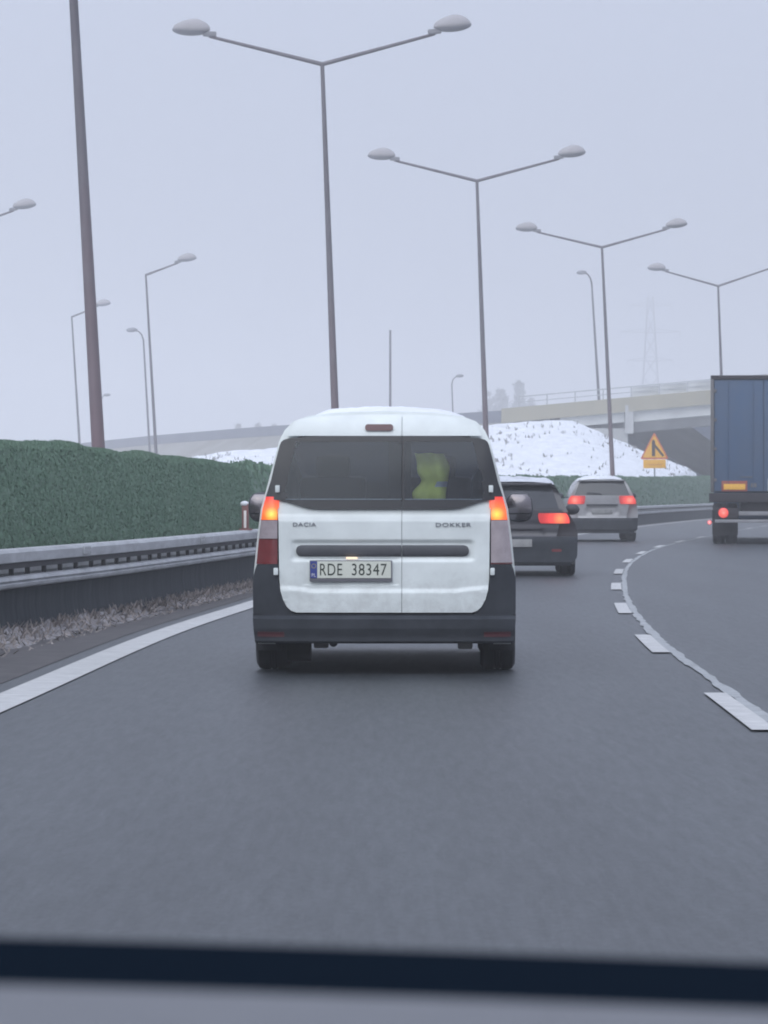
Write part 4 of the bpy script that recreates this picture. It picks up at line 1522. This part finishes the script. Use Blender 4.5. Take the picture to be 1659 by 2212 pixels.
snow_patch('roof_snow', 'thin uneven patch of snow on the white van roof', VAN, 'snow', -0.50, 0.58, 0.30, 2.3, lambda x: rz(abs(x)), 0.058, 3)
mb = MB()
mw = VAN.matrix_basis
nx_, nz_ = 22, 26
for j in range(nz_ + 1):
    for i in range(nx_ + 1):
        u, v = i / nx_, j / nz_
        z = 1.150 + 0.325 * v
        xl = 0.195 + (0.06 * math.exp(-((v - 0.42) / 0.16) ** 2)) - 0.02 * math.sin(v * 6)
        xr_ = 0.425 - 0.10 * max(0, v - 0.75) * 4 * 0.3 - 0.012 * math.sin(v * 5 + 1)
        x = xl + (xr_ - xl) * u
        y = 0.40 - 0.035 * math.sin(u * 9 + v * 2) * 0.5 - 0.05 * math.sin(math.pi * u) - 0.01 * math.sin(v * 14)
        mb.v.append(tuple(mw @ Vector((x, y, z))))
w_ = nx_ + 1
for j in range(nz_):
    for i in range(nx_):
        a = j * w_ + i
        mb.face((a, a + 1, a + w_ + 1, a + w_), 1 if 8 <= j <= 10 and i > 12 else 0)
vest = mb.build('safety_vest', ['vest', 'vest_band'], recalc=False)
tag(vest, 'yellow high-visibility vest hanging inside the van behind its rear window', 'vest')
sol = vest.modifiers.new('thickness', 'SOLIDIFY'); sol.thickness = 0.012

# ------------------------------------------------------------------ passenger cars
def car(name, label, loc, heading, P):
    root = thing(name, label, 'car', loc, R(-heading))
    hw, H, L = P['hw'], P['H'], P['L']
    g0, g1 = P['glass']            # z range of the rear window
    def yr(x, z):
        y = 0.10 + 0.05 * (abs(x) / 0.85) ** 2 + 1.1 * max(0, abs(x) - 0.66) ** 2
        if z > g0: y += P['lean'] * (z - g0)
        if z < 0.62: y -= 0.05 * min(1, (0.62 - z) / 0.06)
        return y
    zl = P['zl']
    st = greenhouse(hw, H, L, yr, P['ws'][0], P['ws'][1], P['hood'], P['nose'], zl, P['belt'], P['by'])
    nb = P['nb']
    def cell(i, j):
        if i in (1, 2, 3, 4) and nb[0] <= j <= nb[1]: return 'side_window'
        if i == 4 and j > nb[1]: return 'windscreen'
        return None
    parts = loft(st, cell)
    b = parts['body']
    n = len(zl)
    for s_ in (1, -1):
        for j in range(n - 1):
            p, q = st[0][j], st[0][j + 1]
            base = len(b.v)
            b.v += [(p[0] * s_, p[1], p[2]), (0, p[1] + 0.02, p[2]), (0, q[1] + 0.02, q[2]), (q[0] * s_, q[1], q[2])]
            b.face((base, base + 1, base + 2, base + 3))
    base = len(b.v)
    ring = [p for p in st[-1]] + [(-x, y, z) for x, y, z in reversed(st[-1][:-1])]
    b.v += ring; b.face(list(range(base, base + len(ring))))
    b.build('body', P['paint'], root, angle=30)
    parts['side_window'].build('side_window', 'dark_glass', root)
    parts['windscreen'].build('windscreen', 'dark_glass', root)
    mb = MB(); mb.box((0, L * .5, 0.28), (1.5, L * .86, 0.12)); mb.build('underbody', 'underbody', root)
    # tailgate
    mb = MB()
    tz = np.linspace(P['gate'][0], g0 + 0.02, 16)
    gw = lerp(P['gatew'])
    def relief(x, z):
        y = yr(x, z)
        zc, h_ = P['recess']
        if abs(x) < 0.40 and abs(z - zc) < h_: y += 0.022
        if abs(z - P['crease']) < 0.02: y += 0.008
        return y
    mb.rows([(z, -gw(z), gw(z)) for z in tz], relief, 0.012, 0.03, nx=30)
    tg = mb.build('tailgate', P['paint'], root, angle=35)
    mb = MB()
    ww = lerp(P['winw'])
    zz = np.linspace(g0, g1, 10)
    mb.rows([(z, -ww(z), ww(z)) for z in zz], yr, 0.018, 0.01, nx=16)
    mb.build('rear_window', 'dark_glass', tg, angle=50)
    mb = MB(); mb.box((0, yr(0, g1) + 0.02, g1 + 0.035), (ww(g1) * 2 + 0.06, 0.22, 0.035), bevel=0.012); mb.build('roof_spoiler', P['paint'], root)
    mb = MB(); mb.tube([(-0.02, yr(0, g0) - 0.03, g0 + 0.04), (-0.40, yr(.3, g0) - 0.03, g0 + 0.07)], 0.012, 6); mb.build('wiper', 'black_plastic', tg)
    if 'handle' in P:
        mb = MB(); mb.box((0, yr(0, P['handle']) - 0.02, P['handle']), (0.80, 0.03, 0.045), bevel=0.01); mb.build('handle_strip', P['handle_mat'], tg)
    if 'plate' in P:
        pz = P['plate'][1]
        py = -0.012 if pz < P['bump'][1] - 0.03 else yr(0, pz) - 0.022
        mb = MB(); mb.box((P['plate'][0], py, pz), (0.52, 0.02, 0.114), 0, bevel=0.004)
        mb.build('number_plate', [P['plate'][2]], root)
    # bumper
    z0, z1 = P['bump']
    mb = MB()
    bz = np.linspace(z0, z1, 9)
    bw = lambda z: hw(max(z, 0.2)) * (1.0 if z > z0 + 0.06 else 0.94)
    def yb(x, z):
        return 0.0 + 0.06 * (abs(x) / 0.87) ** 2 + 2.0 * max(0, abs(x) - 0.70) ** 2 + (0.05 if z < z0 + 0.05 else 0) + (0.03 if z > z1 - 0.03 else 0)
    mb.rows([(z, -bw(z), bw(z)) for z in bz], yb, 0.0, 0.20, nx=30)
    bp_ = mb.build('bumper', P['bump_mat'], root, angle=40)
    if 'refl' in P:
        for s_ in (-1, 1):
            mb = MB(); mb.rows([(z, *sorted((s_ * 0.52, s_ * 0.66))) for z in (P['refl'] - 0.02, P['refl'], P['refl'] + 0.02)], yb, 0.006, 0.02, nx=4); mb.build('reflector', 'red_lens', bp_)
    # tail lamps
    for s_ in (-1, 1):
        zs_, xi, xo = P['lamp']
        rr = []
        for t in np.linspace(0, 1, 9):
            z = zs_[0] + (zs_[1] - zs_[0]) * t
            q = 0.02 * abs(2 * t - 1) ** 3
            a_, b_ = xi(t) + q, min(xo(t), hw(z) + 0.004) - q
            rr.append((z, -b_, -a_) if s_ < 0 else (z, a_, b_))
        mb = MB(); mb.rows(rr, yr, 0.030, 0.06, nx=12)
        lm = lit_lens_mat('tail_glow', (s_ * P['bulb'][0], 0, P['bulb'][1]), P['bulb'][2], P['glow'][0], P['glow'][1], P['glow'][2], 1.0, 1.0, 1.0)
        mb.build('tail_lamp', [lm], root, angle=50)
    # wheels
    r_ = P['r']
    for x in (-P['track'], P['track']):
        wheel(root, x, 0.85, r_, 0.225)
        wheel(root, x, 0.85 + P['wb'], r_, 0.225)
    for s_ in (-1, 1):
        mb = MB()
        mb.ellipsoid((s_ * (hw(P['mirror']) + 0.15), P['ws'][1] - 0.55, P['mirror']), (0.115, 0.08, 0.085), 14, 10)
        mb.tube([(s_ * (hw(P['mirror']) - 0.02), P['ws'][1] - 0.5, P['mirror'] - 0.05), (s_ * (hw(P['mirror']) + 0.1), P['ws'][1] - 0.52, P['mirror'] - 0.03)], 0.02, 6)
        mb.build('door_mirror', 'black_plastic', root, angle=60)
    return root

dkD = FPX * EYE / (1243 - HZ)
dark = car('hatchback', 'dark hatchback with lit right tail lamp and snowy roof, half hidden by the van', (px(1112, 0, dkD)[0], dkD - 0.65, 0), 1.2, dict(
    hw=lerp([(0.15, 0.84), (0.29, 0.895), (0.63, 0.905), (0.77, 0.865), (0.94, 0.762), (1.15, 0.66), (1.30, 0.60), (1.345, 0.56), (1.37, 0.45), (1.385, 0.25), (1.39, 0.0)]),
    H=1.39, L=4.35, glass=(0.985, 1.315), lean=0.75, zl=[0.18, 0.35, 0.63, 0.77, 0.94, 1.10, 1.25, 1.345, 1.37, 1.385, 1.39], belt=0.94, nb=(4, 5),
    ws=(2.5, 3.25), hood=0.98, nose=0.80, by=(1.1, 1.9), paint='dark_paint', gate=(0.58, 0.985), gatew=[(0.5, 0.56), (0.62, 0.60), (0.9, 0.66), (1.0, 0.68)],
    recess=(0.62, 0.06), crease=0.76, winw=[(0.985, 0.625), (1.15, 0.575), (1.29, 0.53), (1.315, 0.50)], plate=(-0.03, 0.487, 'plate_grubby'), bump=(0.155, 0.58), bump_mat='dusty_plastic', refl=0.38,
    lamp=((0.775, 0.925), lambda t: 0.34 - 0.03 * t, lambda t: 0.80 - 0.05 * t), bulb=(0.64, 0.845, 0.26),
    glow=((1.2, 0.42, 0.14), (1.0, 0.085, 0.06), (0.48, 0.022, 0.025)), r=0.33, track=0.77, wb=2.62, mirror=0.97))
suD = FPX * EYE / (1169 - HZ)
suv = car('suv', 'silver-grey SUV with both tail lamps lit, snow on its roof', (px(1298, 0, suD)[0], suD - 0.65, 0), -0.2, dict(
    hw=lerp([(0.2, 0.86), (0.3, 0.905), (0.7, 0.925), (1.0, 0.885), (1.2, 0.785), (1.45, 0.665), (1.54, 0.61), (1.575, 0.53), (1.59, 0.3), (1.595, 0.0)]),
    H=1.595, L=4.6, glass=(1.18, 1.525), lean=0.45, zl=[0.22, 0.4, 0.7, 1.0, 1.10, 1.2, 1.45, 1.54, 1.575, 1.59, 1.595], belt=1.0, nb=(4, 5),
    ws=(2.7, 3.45), hood=1.08, nose=0.9, by=(1.1, 1.9), paint='silver_paint', gate=(0.60, 1.18), gatew=[(0.6, 0.62), (0.9, 0.68), (1.2, 0.70)],
    recess=(0.78, 0.10), crease=0.98, winw=[(1.18, 0.70), (1.35, 0.64), (1.50, 0.575), (1.525, 0.55)], handle=0.935, handle_mat='trim_plastic', plate=(0.0, 0.765, 'plate_grubby'),
    bump=(0.21, 0.60), bump_mat='dusty_plastic', lamp=((0.955, 1.165), lambda t: 0.45 - 0.03 * t, lambda t: 0.885 - 0.05 * t), bulb=(0.70, 1.05, 0.24),
    glow=((1.15, 0.42, 0.30), (0.95, 0.11, 0.09), (0.42, 0.03, 0.035)), r=0.36, track=0.79, wb=2.68, mirror=1.16))
dz = lerp([(0, 1.39), (0.25, 1.385), (0.45, 1.37), (0.56, 1.345), (0.6, 1.30)])
snow_patch('roof_snow', 'layer of snow covering the dark hatchback roof', dark, 'thin_snow', -0.60, 0.60, 0.36, 2.5, lambda x: dz(abs(x)), 0.10, 9, 24, 20)
uz = lerp([(0, 1.595), (0.3, 1.59), (0.53, 1.575), (0.61, 1.54)])
snow_patch('roof_snow', 'lumpy snow lying on the silver-grey SUV roof', suv, 'snow', -0.58, 0.58, 0.32, 2.6, lambda x: uz(abs(x)), 0.10, 14, 24, 20)

# ------------------------------------------------------------------ blue truck trailer
tD = FPX * EYE / (1174 - HZ)
tx = px(1526, 0, tD)[0] + 1.275
def trailer():
    root = thing('truck', 'blue curtain-sided truck trailer with red tail lamp at the right edge', 'truck', (tx, tD - 1.2, 0), R(-5.2))
    Wd, Ht, Lg = 2.55, 4.07, 12.8
    mb = MB(); mb.box((0, Lg / 2 + 0.05, (1.26 + 4.0) / 2), (2.46, Lg - 0.1, 4.0 - 1.26), bevel=0.02); mb.build('cargo_body', 'tarp_blue', root)
    # rear frame
    for s_ in (-1, 1):
        mb = MB(); mb.box((s_ * 1.235, 0.03, 2.62), (0.08, 0.16, 2.74), bevel=0.01); mb.build('corner_post', 'truck_frame', root)
    mb = MB(); mb.box((0, 0.03, 4.03), (2.55, 0.18, 0.09), bevel=0.015); mb.build('roof_rail', 'truck_dark', root)
    # two doors in ribbed blue panels
    for s_ in (-1, 1):
        mb = MB(); mb.box((s_ * 0.595, 0.0, 2.62), (1.175, 0.05, 2.68), bevel=0.008)
        d = mb.build('rear_door', 'tarp_blue', root)
        for lx in (0.25, 0.85):
            mb = MB(); mb.tube([(s_ * lx, -0.045, 1.30), (s_ * lx, -0.045, 3.95)], 0.008, 6); mb.build('lock_rod', 'tarp_blue', d)
        for hz_ in (1.55, 2.3, 3.0, 3.7):
            mb = MB(); mb.box((s_ * 1.165, -0.04, hz_), (0.07, 0.03, 0.08), bevel=0.005); mb.build('hinge', 'truck_frame', d)
    # sill beam, chassis, lamps
    mb = MB(); mb.box((-0.02, 0.02, 1.12), (2.58, 0.22, 0.22), bevel=0.015); mb.build('sill_beam', 'truck_dark', root)
    mb = MB()
    for s_ in (-1, 1): mb.box((s_ * 0.45, 6.2, 0.86), (0.16, 12, 0.26))
    mb.box((0.35, 0.3, 0.88), (1.5, 0.3, 0.26)); mb.build('chassis', 'truck_dark', root)
    mb = MB(); mb.box((0, -0.02, 0.555), (2.34, 0.10, 0.075), bevel=0.01); mb.box((0.0, 0.04, 0.74), (1.3, 0.10, 0.10), bevel=0.01); mb.build('underrun_bar', 'truck_bar', root)
    for s_ in (-1, 1):
        mb = MB(); mb.box((s_ * 0.88, 0.0, 0.75), (0.56, 0.10, 0.24), bevel=0.02)
        hb = mb.build('lamp_box', 'truck_dark', root)
        mb = MB()
        mb.ellipsoid((s_ * 0.965, -0.055, 0.755), (0.125, 0.04, 0.125), 18, 10)
        lm = lit_lens_mat('truck_glow', (s_ * 0.965, 0, 0.755), 0.125, (1.1, 0.42, 0.34), (1.05, 0.18, 0.13), (0.75, 0.06, 0.05), 1, 1, 1)
        mb.build('tail_lamp', [lm], hb, angle=60)
        mb = MB(); mb.tube([(s_ * 1.18, -0.04, 0.56), (s_ * 1.27, -0.08, 0.53)], 0.025, 8); mk = mb.build('marker_arm', 'rubber', root)
        mb = MB(); mb.ellipsoid((s_ * 1.30, -0.09, 0.525), (0.055, 0.05, 0.055), 12, 8)
        lm2 = lit_lens_mat('marker_glow', (s_ * 1.30, 0, 0.525), 0.055, (1.3, 0.8, 0.8), (1.1, 0.4, 0.4), (0.8, 0.12, 0.14), 1, 1, 1)
        mb.build('marker_lamp', [lm2], mk, angle=60)
    # plates
    mb = MB(); mb.box((-0.70, -0.035, 1.40), (0.62, 0.02, 0.25), 0, bevel=0.006); mb.box((-0.70, -0.048, 1.385), (0.52, 0.012, 0.135), 1, bevel=0.004)
    mb.build('number_plate', ['orange_red', 'plate_yellow'], root)
    mb = MB(); mb.box((0.27, -0.035, 1.42), (0.34, 0.02, 0.30), bevel=0.005); mb.build('sticker', 'sticker', root)
    mb = MB(); mb.box((-0.42, -0.032, 1.62), (0.30, 0.012, 0.02)); mb.box((-0.24, -0.032, 1.42), (0.14, 0.012, 0.10)); mb.build('door_fitting', 'truck_frame', root)
    for x in (-0.925, 0.925):
        for y in (1.2, 2.5, 3.8):
            for q in (-0.155, 0.155):
                wheel(root, x + q, y, 0.49, 0.29)
        mb = MB(); mb.box((x, 0.52, 0.52), (0.62, 0.02, 0.62), bevel=0.005); mb.build('mud_flap', 'rubber', root)
    # tractor cab ahead
    mb = MB(); mb.box((0, 13.9, 2.1), (2.45, 1.9, 3.2), bevel=0.12); mb.build('cab', 'tarp_blue', root)
    for x in (-1.0, 1.0):
        for y in (11.2, 14.3): wheel(root, x, y, 0.49, 0.32)
trailer()

# ------------------------------------------------------------------ the car we look out of
own = thing('car_dashboard', 'grey dashboard top with a black windscreen cowl along the bottom of the photo', 'dashboard', (0, 0, EYE))
own.rotation_euler = (0, R(1.9), 0)
def slab(name, mt, y0, z0, y1, z1, th, bow=0.0):
    mb = MB()
    n = 40
    for i in range(n + 1):
        x = -0.72 + 1.44 * i / n
        b_ = bow * (x / 0.72) ** 2
        mb.v += [(x, y0 - b_, z0), (x, y1 - b_, z1), (x, y1 - b_, z1 - th), (x, y0 - b_, z0 - th)]
    for i in range(n):
        a = 4 * i
        for k in range(4):
            mb.face((a + k, a + (k + 1) % 4, a + 4 + (k + 1) % 4, a + 4 + k))
    mb.face((0, 1, 2, 3)); mb.face((4 * n + 3, 4 * n + 2, 4 * n + 1, 4 * n))
    return mb.build(name, mt, own, angle=30)
ang = lambda y: (y - HZ) / FPX
slab('dash_top', 'dash_grey', 0.60, -0.150, 1.06, -1.06 * ang(2153), 0.05, 0.10)
slab('windscreen_cowl', 'cowl_black', 1.061, -1.061 * ang(2153) - 0.002, 1.30, -1.30 * ang(2050), 0.05, 0.10)

# ------------------------------------------------------------------ haze
hz = MB()
hz.box((0, 700, 24.0), (1840, 1660, 51.0))
ho = hz.build('haze', 'snow', recalc=False, smooth=False)
hm = bpy.data.materials.new('haze_air')
hm.use_nodes = True
t = hm.node_tree
t.nodes.clear()
oo = t.nodes.new('ShaderNodeOutputMaterial')
pv = t.nodes.new('ShaderNodeVolumePrincipled')
pv.inputs['Color'].default_value = (0.83, 0.83, 0.83, 1)
pv.inputs['Density'].default_value = 0.0018
pv.inputs['Anisotropy'].default_value = 0.2
t.links.new(pv.outputs[0], oo.inputs['Volume'])
ho.data.materials.clear()
ho.data.materials.append(hm)
tag(ho, kind='stuff')
